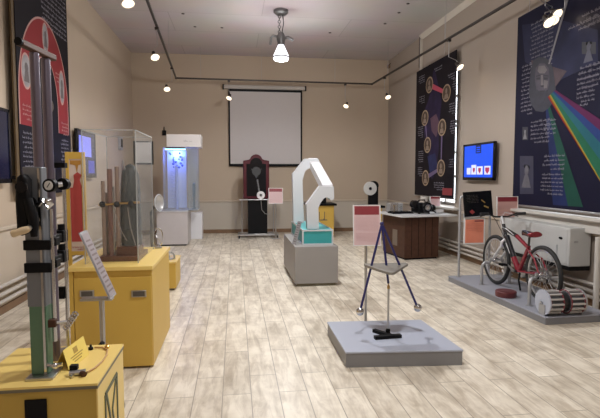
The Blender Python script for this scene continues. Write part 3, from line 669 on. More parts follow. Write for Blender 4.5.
MB().lathe([(.04, -.012), (.155, -.012), (.16, 0), (.155, .012), (.04, .012)], (x - .075, y - .07, 1.235), (0, 1, 0), 32).build('round_disc', mat('pale disc', (.55, .54, .52), .25, var=.1), i2)
MB().lathe([(.0001, -.03), (.035, -.03), (.04, .012), (.0001, .012)], (x - .075, y - .07, 1.235), (0, 1, 0), 16).build('disc_hub', BLKG, i2)

# ------------------------------------------------------------------ brown desk
dk = thing('brown_desk', 'dark brown wooden desk with a thin white top', 'desk', (3.4, 9.0, 0))
Md = Matrix.Translation((3.05, 8.53, 0)) @ Matrix.Rotation(math.radians(7), 4, 'Z')
MB().box(0, .69, 0, .95, .03, .785).xf(Md).build('desk_body', DWOOD, dk, bevel=.005)
g = MB()
for k in range(1, 5): g.box(k * .138 - .003, k * .138 + .003, -.004, .002, .05, .77)
g.xf(Md).build('panel_groove', BLK, dk)
MB().box(.02, .67, .02, .93, 0, .03).xf(Md).build('desk_kick', BLK, dk)
MB().box(-.13, 1.0, -.12, 1.02, .79, .822).xf(Md).build('desk_top', WHITEB, dk, bevel=.005)
w = MB(); w.box(-.006, 0, .30, .50, .22, .52); w.xf(Md).build('side_label', mat('desk side print', (.17, .13, .10), .5), dk)
md = lambda x, y, z: tuple(Md @ Vector((x, y, z)))
kb = thing('flat_instrument', 'flat black instrument lying along the edge of the desk top', 'instrument', md(.1, .35, .822))
MB().box(-.08, .34, .32, .58, .822, .85).xf(Md).build('base_plate', BLK, kb, bevel=.006)
k_ = MB()
for i in range(7):
    for j in range(3): k_.box(-.06 + i * .055, -.018 + i * .055, .34 + j * .075, .395 + j * .075, .85, .863)
k_.xf(Md).build('key_pad', BLKG, kb)
ac = thing('acrylic_stand', 'small clear acrylic cover behind the flat instrument on the desk', 'cover', md(.2, .75, .822))
o = MB(); o.box(0, .26, .62, .628, .822, 1.0); o.box(0, .26, .82, .828, .822, 1.0); o.box(0, .008, .628, .82, .822, 1.0); o.box(.252, .26, .628, .82, .822, 1.0); o.box(0, .26, .62, .828, 1.0, 1.008); o.xf(Md).build('clear_cover', clear('hazy acrylic', (.97, .97, .97), .10), ac)
MB().lathe([(.05, .822), (.05, .84), (.012, .85), (.012, .93), (.03, .94), (.03, .96)], md(.13, .72, 0)).build('small_model', BRASS, ac)
pj = thing('film_projector', 'black film projector with round lens on the white desk top', 'projector', md(.5, .3, .822))
MB().box(.38, .62, .20, .52, .84, 1.02).xf(Md).build('projector_body', BLK, pj, bevel=.02)
lx = md(.52, .20, .945); ax = (Md.to_3x3() @ Vector((0, -1, 0)))
MB().lathe([(.0001, 0), (.095, 0), (.105, .03), (.10, .075), (.085, .09), (.07, .085), (.0001, .06)], lx, ax, 28).build('lens_barrel', BLKG, pj)
MB().lathe([(.048, .066), (.055, .092), (.048, .094), (.04, .075)], lx, ax, 24).build('lens_ring', STEEL, pj)
MB().lathe([(.0001, .088), (.022, .086), (.022, .07), (.0001, .07)], lx, ax, 16).build('lens_glass', CHROME, pj)
o = MB(); o.tube(md(.34, .25, 1.0), md(.34, .35, 1.0), .075, n=20); o.build('film_reel', BLKG, pj); MB().tube(md(.72, .3, .92), md(.72, .4, .92), .07, n=20).build('film_reel', BLKG, pj)
o = MB(); o.path([md(.44, .35, 1.02), md(.46, .35, 1.075), md(.58, .35, 1.075), md(.60, .35, 1.02)], .012, 8); o.build('carry_handle', BLK, pj)
o = MB(); 
for (x, y) in ((.40, .22), (.60, .22), (.40, .5), (.60, .5)): o.lathe([(.02, .8235), (.02, .842)], md(x, y, 0), n=10)
o.build('rubber_foot', RUBBER, pj)
o = MB(); o.path([md(.62, .3, .9), md(.70, .3, .90), md(.76, .3, .85), md(.79, .28, .836)], .012, 6); o.build('cable', BLK, pj)
cs = thing('desk_card_holder', 'clear card holder with papers at the end of the desk top', 'card holder', md(.86, .3, .822))
o = MB(); o.box(.80, .98, .2, .34, .822, .835); o.box(.80, .98, .33, .34, .835, .90); o.xf(Md).build('holder', clear('hazy acrylic', (.97, .97, .97), .10), cs); MB().box(.81, .97, .318, .328, .836, .89).xf(Md).build('card', PAPER, cs)
ps = survey(435, 187, 1, 9.35)
rc = post_sign('tiny red headed sign standing on the desk before the glowing window sill', ps.x + .02, 9.36, .2, .93, 1.12, .822, sheet=PINK, name='desk_sign', base=True)

# ------------------------------------------------------------------ maroon clock-shaped cabinet at the back wall
mc = thing('maroon_cabinet', 'tall black and maroon cabinet with domed top on wheels', 'cabinet', (.53, 12.2, 0))
x0, x1 = .2, .835; xm = (x0 + x1) / 2
MB().prism([(x0, .97), (x1, .97), (x1, 1.90), (x1 - .12, 1.92)] + arcpts((xm, 1.90), .155, 15, 165, 10) + [(x0 + .12, 1.92), (x0, 1.90)], 1, 12.08, 12.42).build('upper_case', MAROON, mc, bevel=.01)
MB().prism([(x0 + .08, 1.03), (x1 - .08, 1.03), (x1 - .08, 1.82)] + arcpts((xm, 1.82), .15, 0, 180, 10) + [(x0 + .08, 1.82)], 1, 12.074, 12.08).build('front_panel', BLKG, mc)
MB().box(x0 + .11, x1 - .05, 12.1, 12.40, .10, .97).build('lower_case', BLK, mc, bevel=.006)
o = MB(); cx, cz = .625, 1.055
o.lathe([(.045, 0), (.095, 0), (.10, .01), (.095, .022), (.045, .022)], (cx, 12.073, cz), (0, -1, 0), 28); o.build('round_dial', PAPER, mc)
MB().lathe([(.0001, 0), (.045, 0), (.045, .02), (.0001, .028)], (cx, 12.073, cz), (0, -1, 0), 20).build('dial_centre', BLKG, mc)
MB().tube((cx, 12.05, cz), (cx + .012, 12.04, cz + .012), .016).build('dial_knob', CHROME, mc)
o = MB()
o.lathe([(.001, 0), (.06, 0), (.10, .01), (.11, .012)], (xm, 12.074, 1.64), (0, -1, 0), 20); o.build('etched_emblem', mat('dim grey print', (.028, .028, .03), .4, var=.5, scale=30), mc)
o = MB(); o.prism([(xm - .14, 1.72), (xm - .02, 1.62), (xm + .02, 1.62), (xm + .14, 1.72), (xm + .05, 1.55), (xm, 1.46), (xm - .05, 1.55)], 1, 12.066, 12.07); o.build('emblem_wings', mat('dim grey print', (.07, .07, .075), .4), mc)
o = MB()
for k in range(7): o.torus((xm + .03 + k * .006, 12.07, 1.42 - k * .04), (0, 1, 0), .014, .005, 10, 6)
o.build('hanging_chain', STEEL, mc)
MB().path([(cx, 12.05, .96), (cx + .02, 12.05, .70), (cx + .1, 12.05, .60), (cx + .2, 12.06, .58), (cx + .24, 12.08, .62)], .007, 6).build('cable', STEEL, mc)
ct = thing('wheeled_trolley', 'low steel trolley frame with castors under the maroon cabinet', 'trolley', (.57, 12.2, 0))
o = MB(); o.box(.06, 1.06, 11.98, 12.02, .065, .10); o.box(.06, 1.06, 12.46, 12.5, .065, .10); o.box(.06, .10, 12.0, 12.5, .065, .10); o.box(1.02, 1.06, 12.0, 12.5, .065, .10); o.box(.1, 1.02, 12.1, 12.4, .09, .0985)
o.build('frame', STEEL, ct, bevel=.004)
for x in (.16, .93): MB().tube((x, 12.02, .1), (x, 12.02, .95), .013).build('upright', STEEL, ct)
o = MB(); o.tube((.10, 12.02, .945), (1.0, 12.02, .945), .012); o.build('cross_bar', STEEL, ct)
for x in (.09, 1.03):
    for y in (12.0, 12.48):
        MB().tube((x - .015, y, .03), (x + .015, y, .03), .03, n=16).build('castor', RUBBER, ct)

# ------------------------------------------------------------------ blue lit showcase with its white cabinet
wc = thing('white_cabinet', 'pale lilac white cabinet under the blue lit showcase', 'cabinet', (-1.37, 11.3, 0))
LIL = mat('lilac white laminate', (.57, .53, .53), .45, var=.04)
MB().box(-1.70, -1.04, 10.92, 11.72, .03, .745).build('cabinet_body', LIL, wc, bevel=.006); MB().box(-1.66, -1.08, 10.96, 11.68, 0, .03).build('kick_base', BLK, wc); MB().box(-1.715, -1.025, 10.905, 11.735, .745, .765).build('cabinet_top', WHITEB, wc, bevel=.004)
sc = thing('blue_showcase', 'glass showcase glowing blue with bubbles beneath a white header box', 'showcase', (-1.2, 11.3, .765))
BLIT = mat('pale water panel', (.72, .76, .97), .35, var=.12, scale=6)
# water column panel: lit from its top
MB().box(-1.52, -1.10, 11.45, 11.50, .80, 2.10).build('lit_panel', BLIT, sc)
TUBE = mat('tube pale', (.5, .55, .8), .3)
GLS = clear('tinted glass', (.95, .97, 1), .05, .05, 1.3, .2)
o = MB(); o.box(-1.56, -1.05, 11.05, 11.058, .765, 2.16); o.build('front_glass', GLS, sc)
o = MB(); o.box(-1.56, -1.552, 11.058, 11.6, .765, 2.16); o.build('side_glass', GLS, sc); o = MB(); o.box(-1.05, -1.042, 11.058, 11.6, .765, 2.16); o.build('side_glass', GLS, sc)
o = MB(); o.box(-.83, -.822, 11.058, 11.6, .765, 2.16); o.box(-1.042, -.83, 11.592, 11.6, .765, 2.16); o.box(-1.042, -.83, 11.05, 11.058, .765, 2.16); o.build('wing_glass', clear('grey tinted glass', (.88, .92, .96), .14, .08, 1.3, .2), sc)
MB().box(-1.56, -.82, 11.05, 11.6, .765, .785).build('bottom_plate', WHITEB, sc)
MB().box(-1.47, -.74, 11.02, 11.62, 2.16, 2.435).build('header_box', mat('header white', (.74, .70, .69), .45, var=.02), sc, bevel=.006)
d = MB(); script(d, (-1.22, 11.019, 2.28), (1, 0, 0), (0, -1, 0), .30, .04, 1); d.build('header_lettering', mat('faint print', (.52, .49, .49), .5), sc)
MB().box(-1.50, -1.10, 11.10, 11.40, 2.13, 2.16).build('lamp_strip', BLK, sc)
MB().box(-1.52, -1.08, 11.12, 11.16, 2.10, 2.13).build('lit_strip', mat('cyan lamp', (.5, .8, 1), .3, emit=(.40, .75, 1), es=3), sc)
o = MB()
for k in range(9):
    z = .95 + k * .085
    o.torus((-1.38, 11.3, z), (0, 0, 1), .035, .010, 14, 6)
o.build('coil', mat('coil pale', (.6, .65, .9), .3), sc)
o = MB(); o.tube((-1.30, 11.3, .785), (-1.30, 11.3, 1.75), .03); o.build('inner_tube', TUBE, sc)
o = MB()
for k in range(16): o.sphere((random.uniform(-1.45, -1.15), random.uniform(11.2, 11.4), random.uniform(1.72, 2.05)), random.uniform(.018, .035), 10)
o.build('bubble', mat('bubble dark blue', (.12, .16, .5), .2), sc)
o = MB(); o.lathe([(.05, .785), (.05, .80), (.02, .81), (.02, 1.05), (.035, 1.06), (.035, 1.35), (.01, 1.38)], (-.93, 11.35, 0)); o.build('wing_instrument', mat('dark teal fitting', (.05, .12, .16), .3), sc)
wb = thing('white_box', 'plain white low box beside the cabinet of the blue showcase', 'box', (-.97, 12.2, 0))
WBX = mat('bright white box paint', (.80, .80, .83), .4)
MB().box(-1.14, -.80, 12.02, 12.40, 0, .635).build('box_body', WBX, wb, bevel=.006); MB().box(-1.12, -.82, 12.015, 12.02, .02, .615).build('front_door', WBX, wb)
ds = thing('round_dish', 'round silver dish on a black stand beside the lilac cabinet', 'dish', (-1.62, 10.55, 0))
ax = Vector((.9, -.35, .05)).normalized(); c0 = Vector((-1.60, 10.5, .97))
MB().lathe([(.0001, -.06), (.08, -.05), (.14, -.02), (.175, .02), (.178, .03), (.17, .03), (.13, -.005), (.07, -.035), (.0001, -.045)], c0, ax, 32).build('dish', mat('dish silver', (.62, .61, .60), .25, .5, var=.05), ds)
MB().torus(c0 + ax * .03, ax, .176, .010, 36, 8).build('dish_rim', WHITE, ds)
MB().box(-1.755, -1.705, 10.42, 10.62, 0, .80).build('stand_column', BLK, ds, bevel=.004); MB().tube((-1.725, 10.52, .78), tuple(c0 - ax * .055), .02).build('stand_neck', BLK, ds); MB().box(-1.84, -1.71, 10.36, 10.68, 0, .03).build('stand_foot', BLK, ds)

# ------------------------------------------------------------------ small yellow cabinet behind the big one
sy = thing('low_yellow_cabinet', 'low yellow cabinet standing behind the yellow drawer cabinet', 'cabinet', (-1.05, 6.9, 0))
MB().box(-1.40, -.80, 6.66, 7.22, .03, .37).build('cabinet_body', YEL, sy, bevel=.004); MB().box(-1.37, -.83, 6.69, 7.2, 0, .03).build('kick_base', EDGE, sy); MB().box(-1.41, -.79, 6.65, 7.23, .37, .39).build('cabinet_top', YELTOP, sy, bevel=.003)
o = thing('clear_dome', 'small clear dome with grey works on the low yellow cabinet', 'dome', (-.92, 6.9, .39))
MB().lathe([(.09, .39), (.09, .43), (.07, .47), (.03, .49), (.0001, .495)], (-.92, 6.9, 0)).build('dome_cover', clear('hazy acrylic', (.97, .97, .97), .10), o); MB().lathe([(.06, .391), (.06, .40), (.02, .41), (.02, .44), (.0001, .45)], (-.92, 6.9, 0)).build('dome_works', GREYMET, o)

# ------------------------------------------------------------------ yellow drawer cabinet with the acrylic case
yc = thing('drawer_cabinet', 'large yellow cabinet with two drawer pulls under the acrylic case', 'cabinet', (-.97, 4.5, 0))
cx0, cx1, cy0, cy1 = -1.29, -.665, 3.97, 5.0
MB().box(cx0 + .03, cx1, cy0 + .02, cy1, .015, .80).build('cabinet_body', YEL, yc)
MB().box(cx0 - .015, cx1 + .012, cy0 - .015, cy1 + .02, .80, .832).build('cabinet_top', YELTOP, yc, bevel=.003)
MB().box(cx0, cx0 + .03, cy0, cy1, 0, .80).build('side_panel', YEL, yc, bevel=.002)
fd = MB().box(cx0 + .035, cx1 - .005, cy0, cy0 + .02, .02, .745).build('drawer_front', YEL, yc, bevel=.003)
MB().box(cx0 + .035, cx1 - .005, cy0 + .012, cy0 + .02, .745, .80).build('top_rail', mat('rail laminate', (.60, .39, .075), .5), yc)
for (px0, px1) in ((80, 94.5), (131.5, 146.5)):
    a = survey(px0, 291, 1, cy0); b = survey(px1, 296, 1, cy0)
    h = MB().box(a.x, b.x, cy0 - .012, cy0, b.z - .005, a.z + .005).build('drawer_handle', STEEL, yc, bevel=.003)
    MB().box(a.x + .012, b.x - .012, cy0 - .014, cy0 - .011, b.z + .002, a.z - .002).build('handle_recess', mat('recess grey', (.12, .11, .10), .4, .5), h)
case = thing('acrylic_case', 'tall clear acrylic display case standing on the yellow drawer cabinet', 'display case', (-1.0, 4.5, .832))
kx0, kx1, ky0, ky1, kz0, kz1 = -1.20, -.79, 4.10, 4.86, .832, 1.905
a = .006
for (nm, bx_) in (('front_pane', (kx0, kx1, ky0, ky0 + a, kz0, kz1)), ('rear_pane', (kx0, kx1, ky1 - a, ky1, kz0, kz1)), ('side_pane', (kx0, kx0 + a, ky0 + a, ky1 - a, kz0, kz1)), ('side_pane', (kx1 - a, kx1, ky0 + a, ky1 - a, kz0, kz1)), ('top_pane', (kx0, kx1, ky0, ky1, kz1, kz1 + a))):
    MB().box(*bx_).build(nm, ACRYL, case)
e = MB(); t = .004
for x in (kx0, kx1):
    for y in (ky0, ky1): e.box(x - t, x + t, y - t, y + t, kz0, kz1 + a)
for y in (ky0, ky1): e.box(kx0, kx1, y - t, y + t, kz1, kz1 + 2 * t)
for x in (kx0, kx1): e.box(x - t, x + t, ky0, ky1, kz1, kz1 + 2 * t)
e.build('glued_edge', ACEDGE, case)
# pump apparatus inside the case
ap_ = thing('pump_apparatus', 'wooden based brass and glass apparatus inside the acrylic case', 'apparatus', (-.98, 4.4, .832))
MB().box(-1.13, -.80, 4.20, 4.62, .832, .872).build('tray', MWOOD, ap_, bevel=.004)
MB().box(-1.00, -.812, 4.27, 4.47, .872, .945).build('wooden_block', MWOOD, ap_, bevel=.004)
PIL = mat('pale brown tube', (.27, .19, .15), .25, var=.15); 
for (x, z1, r, m) in ((-1.10, 1.50, .016, PIL), (-1.045, 1.60, .022, mat('reddish tube', (.20, .105, .085), .3, var=.1)), (-.985, 1.62, .018, PIL), (-1.02, 1.45, .010, STEEL)):
    MB().tube((x, 4.30, .872), (x, 4.30, z1), r).build('upright_tube', m, ap_)
MB().path([(-.99, 4.33, .88), (-.955, 4.33, 1.5), (-.94, 4.33, 1.68), (-.905, 4.33, 1.5), (-.88, 4.33, .95)], .007, 8).build('pendulum_rod', STEEL, ap_)
MB().path([(-1.13, 4.27, 1.30), (-1.0, 4.27, 1.31), (-.80, 4.27, 1.32)], .010, 8).build('brass_axle', BRASS, ap_)
for x in (-1.10, -.985, -.87): MB().sphere((x, 4.265, 1.305), .026, 14).build('knob', BLKG, ap_)
MB().lathe([(.085, .948), (.085, 1.15), (.083, 1.4), (.07, 1.56), (.042, 1.625), (.0001, 1.65)], (-.892, 4.37, 0), n=28).build('bell_jar', clear('grey smoked glass', (.30, .32, .32), .30, .15), ap_)
MB().lathe([(.06, .946), (.06, 1.06), (.055, 1.08), (.0001, 1.08)], (-.892, 4.37, 0), n=24).build('jar_bottom', BLK, ap_)
MB().box(-1.12, -1.08, 4.40, 4.44, .872, 1.40).build('back_post', mat('post grey brown', (.20, .16, .14), .5, var=.2), ap_)
o = MB(); o.path([(-1.0, 4.23, 1.28), (-.95, 4.22, 1.10), (-.90, 4.22, 1.0)], .004, 6); o.path([(-.89, 4.23, 1.28), (-.87, 4.22, 1.12), (-.83, 4.22, .96)], .004, 6); o.build('thin_wire', CHROME, ap_)
wf = thing('wire_ornament', 'small looped wire ornament on the yellow drawer cabinet behind the case', 'ornament', (-.76, 4.93, .832))
MB().lathe([(.035, .832), (.035, .842), (.008, .848)], (-.755, 4.93, 0), n=16).build('ornament_foot', STEEL, wf)
o = MB(); o.path([(-.755 + .045 * math.sin(a), 4.93, .94 - .09 * math.cos(a)) for a in [2 * PI * i / 24 for i in range(24)]], .005, 8, closed=True); o.build('wire_loop', CHROME, wf)
o = MB(); o.path([(-.755 + .02 * math.sin(a), 4.93 + .02 * math.cos(a), .86 + a * .022) for a in [.5 * i for i in range(16)]], .004, 6); o.build('wire_spiral', STEEL, wf)

# ------------------------------------------------------------------ yellow framed stand with red poster
yf = thing('framed_poster_stand', 'yellow framed stand with a red and white poster behind the acrylic case', 'poster stand', (-1.55, 5.3, 0))
fy = 5.3; fx0, fx1, fz0, fz1 = -1.722, -1.53, .72, 1.785
o = MB(); o.box(fx0, fx0 + .035, fy, fy + .03, 0, fz1); o.build('post', YEL, yf, bevel=.003); o = MB(); o.box(fx1 - .035, fx1, fy, fy + .03, 0, fz1); o.build('post', YEL, yf, bevel=.003)
MB().box(fx0 + .035, fx1 - .035, fy, fy + .03, fz1 - .07, fz1).build('top_rail', YEL, yf); MB().box(fx0 + .035, fx1 - .035, fy, fy + .03, fz0, fz0 + .04).build('bottom_rail', YEL, yf)
MB().box(fx0 + .035, fx1 - .035, fy + .01, fy + .02, fz0 + .04, fz1 - .07).build('poster_sheet', mat('poster pinkish white', (.66, .55, .50), .5, var=.08), yf)
REDP = mat('poster red print', (.46, .06, .06), .5, var=.12)
MB().box(fx0 + .04, fx1 - .04, fy + .008, fy + .010, fz0 + .14, 1.42).build('red_field', REDP, yf)
o = MB(); xa = (fx0 + fx1) / 2
o.prism([(xa - .05, 1.70), (xa + .055, 1.70), (xa + .055, 1.66), (xa + .03, 1.65), (xa + .015, 1.57), (xa, 1.65), (xa - .05, 1.66)], 1, fy + .007, fy + .010)
o.build('yellow_emblem', mat('emblem ochre', (.45, .22, .04), .5), yf)
o = MB(); o.prism([(xa - .03, 1.42), (xa + .06, 1.42), (xa + .04, 1.50), (xa + .06, 1.55), (xa + .02, 1.58), (xa - .02, 1.55), (xa - .015, 1.49)], 1, fy + .007, fy + .010); o.build('red_figure', REDP, yf)
d = MB(); script(d, (xa - .05, fy + .0065, .80), (1, 0, 0), (0, -1, 0), .10, .012, 2); d.build('poster_text', REDP, yf)
o = MB(); o.box(fx0 - .02, fx0 + .055, fy - .14, fy + .17, 0, .03); o.build('stand_foot', YEL, yf); o = MB(); o.box(fx1 - .055, fx1 + .02, fy - .14, fy + .17, 0, .03); o.build('stand_foot', YEL, yf)

# ------------------------------------------------------------------ reading stand with tilted acrylic plate
rs = thing('reading_stand', 'steel post stand with a tilted clear text plate before the drawer cabinet', 'stand', (-.87, 3.3, 0))
MB().tube((-.872, 3.3, .01), (-.872, 3.3, .745), .017).build('post', STEEL, rs)
MB().lathe([(.0001, 0), (.13, 0), (.13, .008), (.03, .018), (.0001, .018)], (-.872, 3.3, 0)).build('base_plate', STEEL, rs)
MB().box(-1.0, -.80, 3.27, 3.33, .735, .752).build('bracket', STEEL, rs, bevel=.003)
MB().tube((-.872, 3.29, .45), (-.872, 3.24, .45), .015).build('clamp_screw', BLK, rs)
u = Vector((-.175, 0, .43)).normalized(); nrm = Vector((.43, 0, .175)).normalized(); c0 = Vector((-.80, 3.3, .752))
MB().obox(c0 + u * .235, u, (0, 1, 0), nrm, .235, .075, .005).build('tilted_plate', clear('plate acrylic', (.92, .92, .95), .35, .15), rs)
MB().obox(c0 + u * .235 + nrm * .006, u, (0, 1, 0), nrm, .22, .068, .001).build('text_sheet', mat('lilac sheet', (.36, .32, .34), .3, var=.3, scale=12), rs)
o = MB()
for k in range(12): o.obox(c0 + u * (.05 + k * .032) + nrm * .0075, u, (0, 1, 0), nrm, .006, random.uniform(.04, .06), .0006)
o.build('sheet_text', mat('sheet print', (.22, .17, .17), .5), rs)

# ------------------------------------------------------------------ near yellow table and the tall column apparatus
yt = thing('yellow_table', 'yellow box table with pale top carrying the tall column apparatus', 'table', (-.87, 2.4, 0))
tx0, tx1, ty0, ty1 = -1.12, -.60, 2.16, 2.655
MB().box(tx0 + .01, tx1 - .006, ty0 + .01, ty1 - .01, .02, .628).build('table_body', mat('shaded yellow laminate', (.50, .33, .06), .5, var=.04), yt)  # same yellow laminate, darkened to paint in the dimmer front
MB().box(tx1 - .006, tx1, ty0 + .004, ty1 - .004, .02, .628).build('side_panel', YELTOP, yt)  # paler yellow paints in the stronger light on the aisle side
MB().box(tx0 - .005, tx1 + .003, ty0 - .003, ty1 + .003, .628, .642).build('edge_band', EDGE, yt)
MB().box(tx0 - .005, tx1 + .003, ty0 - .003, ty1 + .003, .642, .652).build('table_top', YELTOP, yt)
MB().box(-.90, -.81, ty0 + .002, ty0 + .01, .40, .592).build('black_panel', BLK, yt, bevel=.003)
MB().box(tx0 + .03, tx1 - .03, ty0 + .03, ty1 - .03, 0, .02).build('kick_base', EDGE, yt)
lg = MB()
def sl(a, b, w=.009):
    (y0, z0), (y1, z1) = a, b; L = math.hypot(y1 - y0, z1 - z0); n_ = (-(z1 - z0) / L * w, (y1 - y0) / L * w)
    lg.prism([(y0 + n_[0], z0 + n_[1]), (y1 + n_[0], z1 + n_[1]), (y1 - n_[0], z1 - n_[1]), (y0 - n_[0], z0 - n_[1])], 0, tx1, tx1 + .004)
sl((2.28, .545), (2.50, .555)); sl((2.28, .545), (2.28, .20)); sl((2.50, .555), (2.50, .20)); sl((2.30, .54), (2.36, .40)); sl((2.36, .40), (2.30, .22)); sl((2.48, .54), (2.40, .42)); sl((2.40, .42), (2.46, .22)); sl((2.28, .20), (2.50, .20))
lg.build('side_emblem', mat('emblem dark green', (.09, .10, .05), .5), yt)

TT = .652
ca = thing('column_apparatus', 'tall apparatus of grey column, twin tubes, dial and crank on yellow table', 'apparatus', (-.85, 2.26, TT))
GB = mat('column grey blue', (.19, .20, .22), .4, .3, var=.12, scale=5); GRN = mat('column green', (.10, .19, .115), .5, var=.15, scale=5)
MB().box(-.915, -.80, 2.215, 2.345, TT, TT + .012).build('base_plate', STEEL, ca, bevel=.002)
MB().box(-.905, -.832, 2.26, 2.32, TT + .012, .97).build('green_column', GRN, ca, bevel=.003)
MB().box(-.910, -.832, 2.26, 2.32, .97, 1.585).build('grey_column', GB, ca, bevel=.003)
MB().box(-.848, -.838, 2.252, 2.26, TT + .012, 1.58).build('edge_strip', CHROME, ca)
TUB = mat('tube lilac steel', (.17, .145, .185), .32, .7, var=.12, scale=6)
MB().tube((-.872, 2.350, TT), (-.878, 2.350, 2.09), .020).build('tall_tube', TUB, ca)
MB().tube((-.868, 2.460, TT), (-.870, 2.460, 2.09), .020).build('tall_tube', TUB, ca)
o = MB(); o.obox((-.872, 2.375, 2.106), (.13, 1, 0), (1, -.13, 0), (0, 0, 1), .145, .016, .015); o.build('head_bar', DWOOD, ca, bevel=.006)
MB().tube((-.889, 2.232, 2.106), (-.891, 2.218, 2.106), .017).build('bar_end', BLK, ca)
MB().tube((-.898, 2.57, TT + .01), (-.892, 2.57, 1.60), .010).build('thin_rod', STEEL, ca); MB().tube((-.848, 2.57, TT + .01), (-.842, 2.57, 1.60), .009).build('thin_rod', CHROME, ca); MB().box(-.905, -.83, 2.55, 2.59, 1.585, 1.61).build('rod_bridge', BLK, ca)
MB().tube((-.815, 2.30, .80), (-.815, 2.30, 1.40), .010).build('thin_rod', CHROME, ca)
# crank
o = MB(); o.prism([(-.915, 1.30), (-.893, 1.29), (-.87, 1.31), (-.862, 1.42), (-.862, 1.53), (-.885, 1.56), (-.91, 1.54), (-.918, 1.45)], 1, 2.19, 2.245); o.build('crank_housing', BLK, ca, bevel=.012, seg=3)
MB().tube((-.885, 2.245, 1.43), (-.885, 2.27, 1.43), .03).build('crank_axle', BLK, ca)
MB().tube((-.885, 2.19, 1.50), (-.885, 2.178, 1.50), .024, n=20).build('crank_bolt', BLKG, ca)
o = MB(); o.path([(-.868, 2.2, 1.45), (-.845, 2.19, 1.36), (-.845, 2.19, 1.29)], [.018, .022, .014], 10); o.build('crank_lever', BLK, ca)
hd = MB().lathe([(.0001, 0), (.013, 0), (.016, .007), (.014, .022), (.016, .045), (.014, .062), (.010, .07), (.0001, .07)], (-.915, 2.145, 1.306), (1, .2, .33), 18).build('crank_grip', mat('pale wood grip', (.62, .48, .30), .5, var=.15, scale=20), ca)
MB().tube((-.9165, 2.1447, 1.3055), (-.914, 2.1452, 1.3065), .008).build('grip_bolt', BROWN, hd)
MB().tube((-.852, 2.158, 1.328), (-.862, 2.20, 1.335), .011).build('crank_pin', STEEL, ca)
# dial
MB().tube((-.795, 2.235, 1.505), (-.79, 2.26, 1.505), .029, n=28).build('dial_body', BLK, ca)
o = MB().tube((-.7955, 2.2345, 1.505), (-.7962, 2.232, 1.505), .020, n=28).build('dial_face', PAPER, ca); MB().tube((-.801, 2.230, 1.497), (-.7885, 2.2315, 1.517), .002, n=6).build('dial_needle', BLK, o)
MB().tube((-.755, 2.28, 1.51), (-.752, 2.31, 1.51), .026, n=24).build('rear_wheel', BLK, ca); MB().tube((-.79, 2.262, 1.505), (-.755, 2.28, 1.51), .012).build('dial_shaft', STEEL, ca)
MB().path([(-.845, 2.24, 1.42), (-.82, 2.235, 1.44), (-.80, 2.235, 1.41), (-.785, 2.24, 1.43)], .011, 8).build('valve_pipe', CHROME, ca)
MB().sphere((-.80, 2.235, 1.435), .018).build('valve_knob', CHROME, ca)
# clamps
for z in (1.245, 1.145):
    o = MB(); o.box(-.914, -.80, 2.245, 2.258, z - .022, z + .022); o.box(-.874, -.846, 2.30, 2.60, z - .018, z + .020); o.box(-.874, -.805, 2.325, 2.38, z - .016, z + .022); o.box(-.895, -.84, 2.53, 2.60, z - .028, z + .032); o.build('clamp_band', BLK, ca, bevel=.004)
    MB().tube((-.86, 2.565, z + .03), (-.86, 2.565, z + .06), .018).build('clamp_knob', BLK, ca)
MB().box(-.838, -.80, 2.27, 2.30, .87, .905).build('lower_block', DWOOD, ca, bevel=.004); MB().tube((-.80, 2.285, .888), (-.76, 2.30, .888), .006).build('block_pin', STEEL, ca)
o = MB()
for k in range(6): o.torus((-.765 + k * .008, 2.30, .86 + k * .012), (0, 1, .3 * (k % 2)), .012, .004, 10, 6)
o.build('chain', CHROME, ca)
o = MB(); o.path([(-.83, 2.25, .71), (-.80, 2.245, .705), (-.77, 2.25, .71)], .009, 8); o.sphere((-.80, 2.245, .705), .015); o.build('bottom_valve', CHROME, ca)
MB().box(-.93, -.82, 2.53, 2.61, TT, TT + .012).build('rod_foot', STEEL, ca); MB().box(-.89, -.855, 2.555, 2.575, .93, .99).build('rod_slider', BLK, ca)

tn = thing('yellow_tent_card', 'yellow folded text card standing on the yellow table', 'card', (-.77, 2.43, TT))
A = survey(75, 350, 1, 2.40); 
pa, pb, pc_, pd_ = Vector((-.795, 2.42, TT)), Vector((-.770, 2.33, TT)), Vector((-.725, 2.44, TT + .075)), Vector((-.755, 2.53, TT + .075))
# card leans: lower edge near the column, upper edge toward the aisle
lo0, lo1 = Vector((-.765, 2.315, TT)), Vector((-.735, 2.52, TT)); up0, up1 = lo0 + Vector((-.035, .03, .085)), lo1 + Vector((-.035, .03, .085)); bk0, bk1 = lo0 + Vector((-.075, .05, 0)), lo1 + Vector((-.075, .05, 0))
q = MB(); e = Vector((.002, -.001, .0015))
q.add([lo0, lo1, up1, up0, lo0 + e, lo1 + e, up1 + e, up0 + e], [(0, 1, 2, 3), (4, 7, 6, 5), (0, 4, 5, 1), (1, 5, 6, 2), (2, 6, 7, 3), (3, 7, 4, 0)]); q.add([bk0, bk1, up1, up0, bk0 - e, bk1 - e, up1 - e, up0 - e], [(0, 3, 2, 1), (4, 5, 6, 7), (0, 1, 5, 4), (1, 2, 6, 5), (2, 3, 7, 6), (3, 0, 4, 7)])
q.build('folded_card', mat('bright yellow card', (.85, .66, .16), .5, var=.03), tn)
q = MB(); du = (lo1 - lo0).normalized(); dv = (up0 - lo0).normalized(); dn = dv.cross(du) if dv.cross(du).x > 0 else du.cross(dv)
q.obox(lo0 + du * .10 + dv * .065 + dn * .003, du, dv, dn, .02, .014, .0006)
for k in range(3): q.obox(lo0 + du * .10 + dv * (.042 - k * .012) + dn * .003, du, dv, dn, .06 - k * .012, .0025, .0006)
q.build('card_print', mat('ochre print', (.42, .28, .06), .6), tn)
gd = thing('valve_fitting', 'small black and chrome valve fitting lying on the yellow table', 'fitting', (-.72, 2.27, TT))
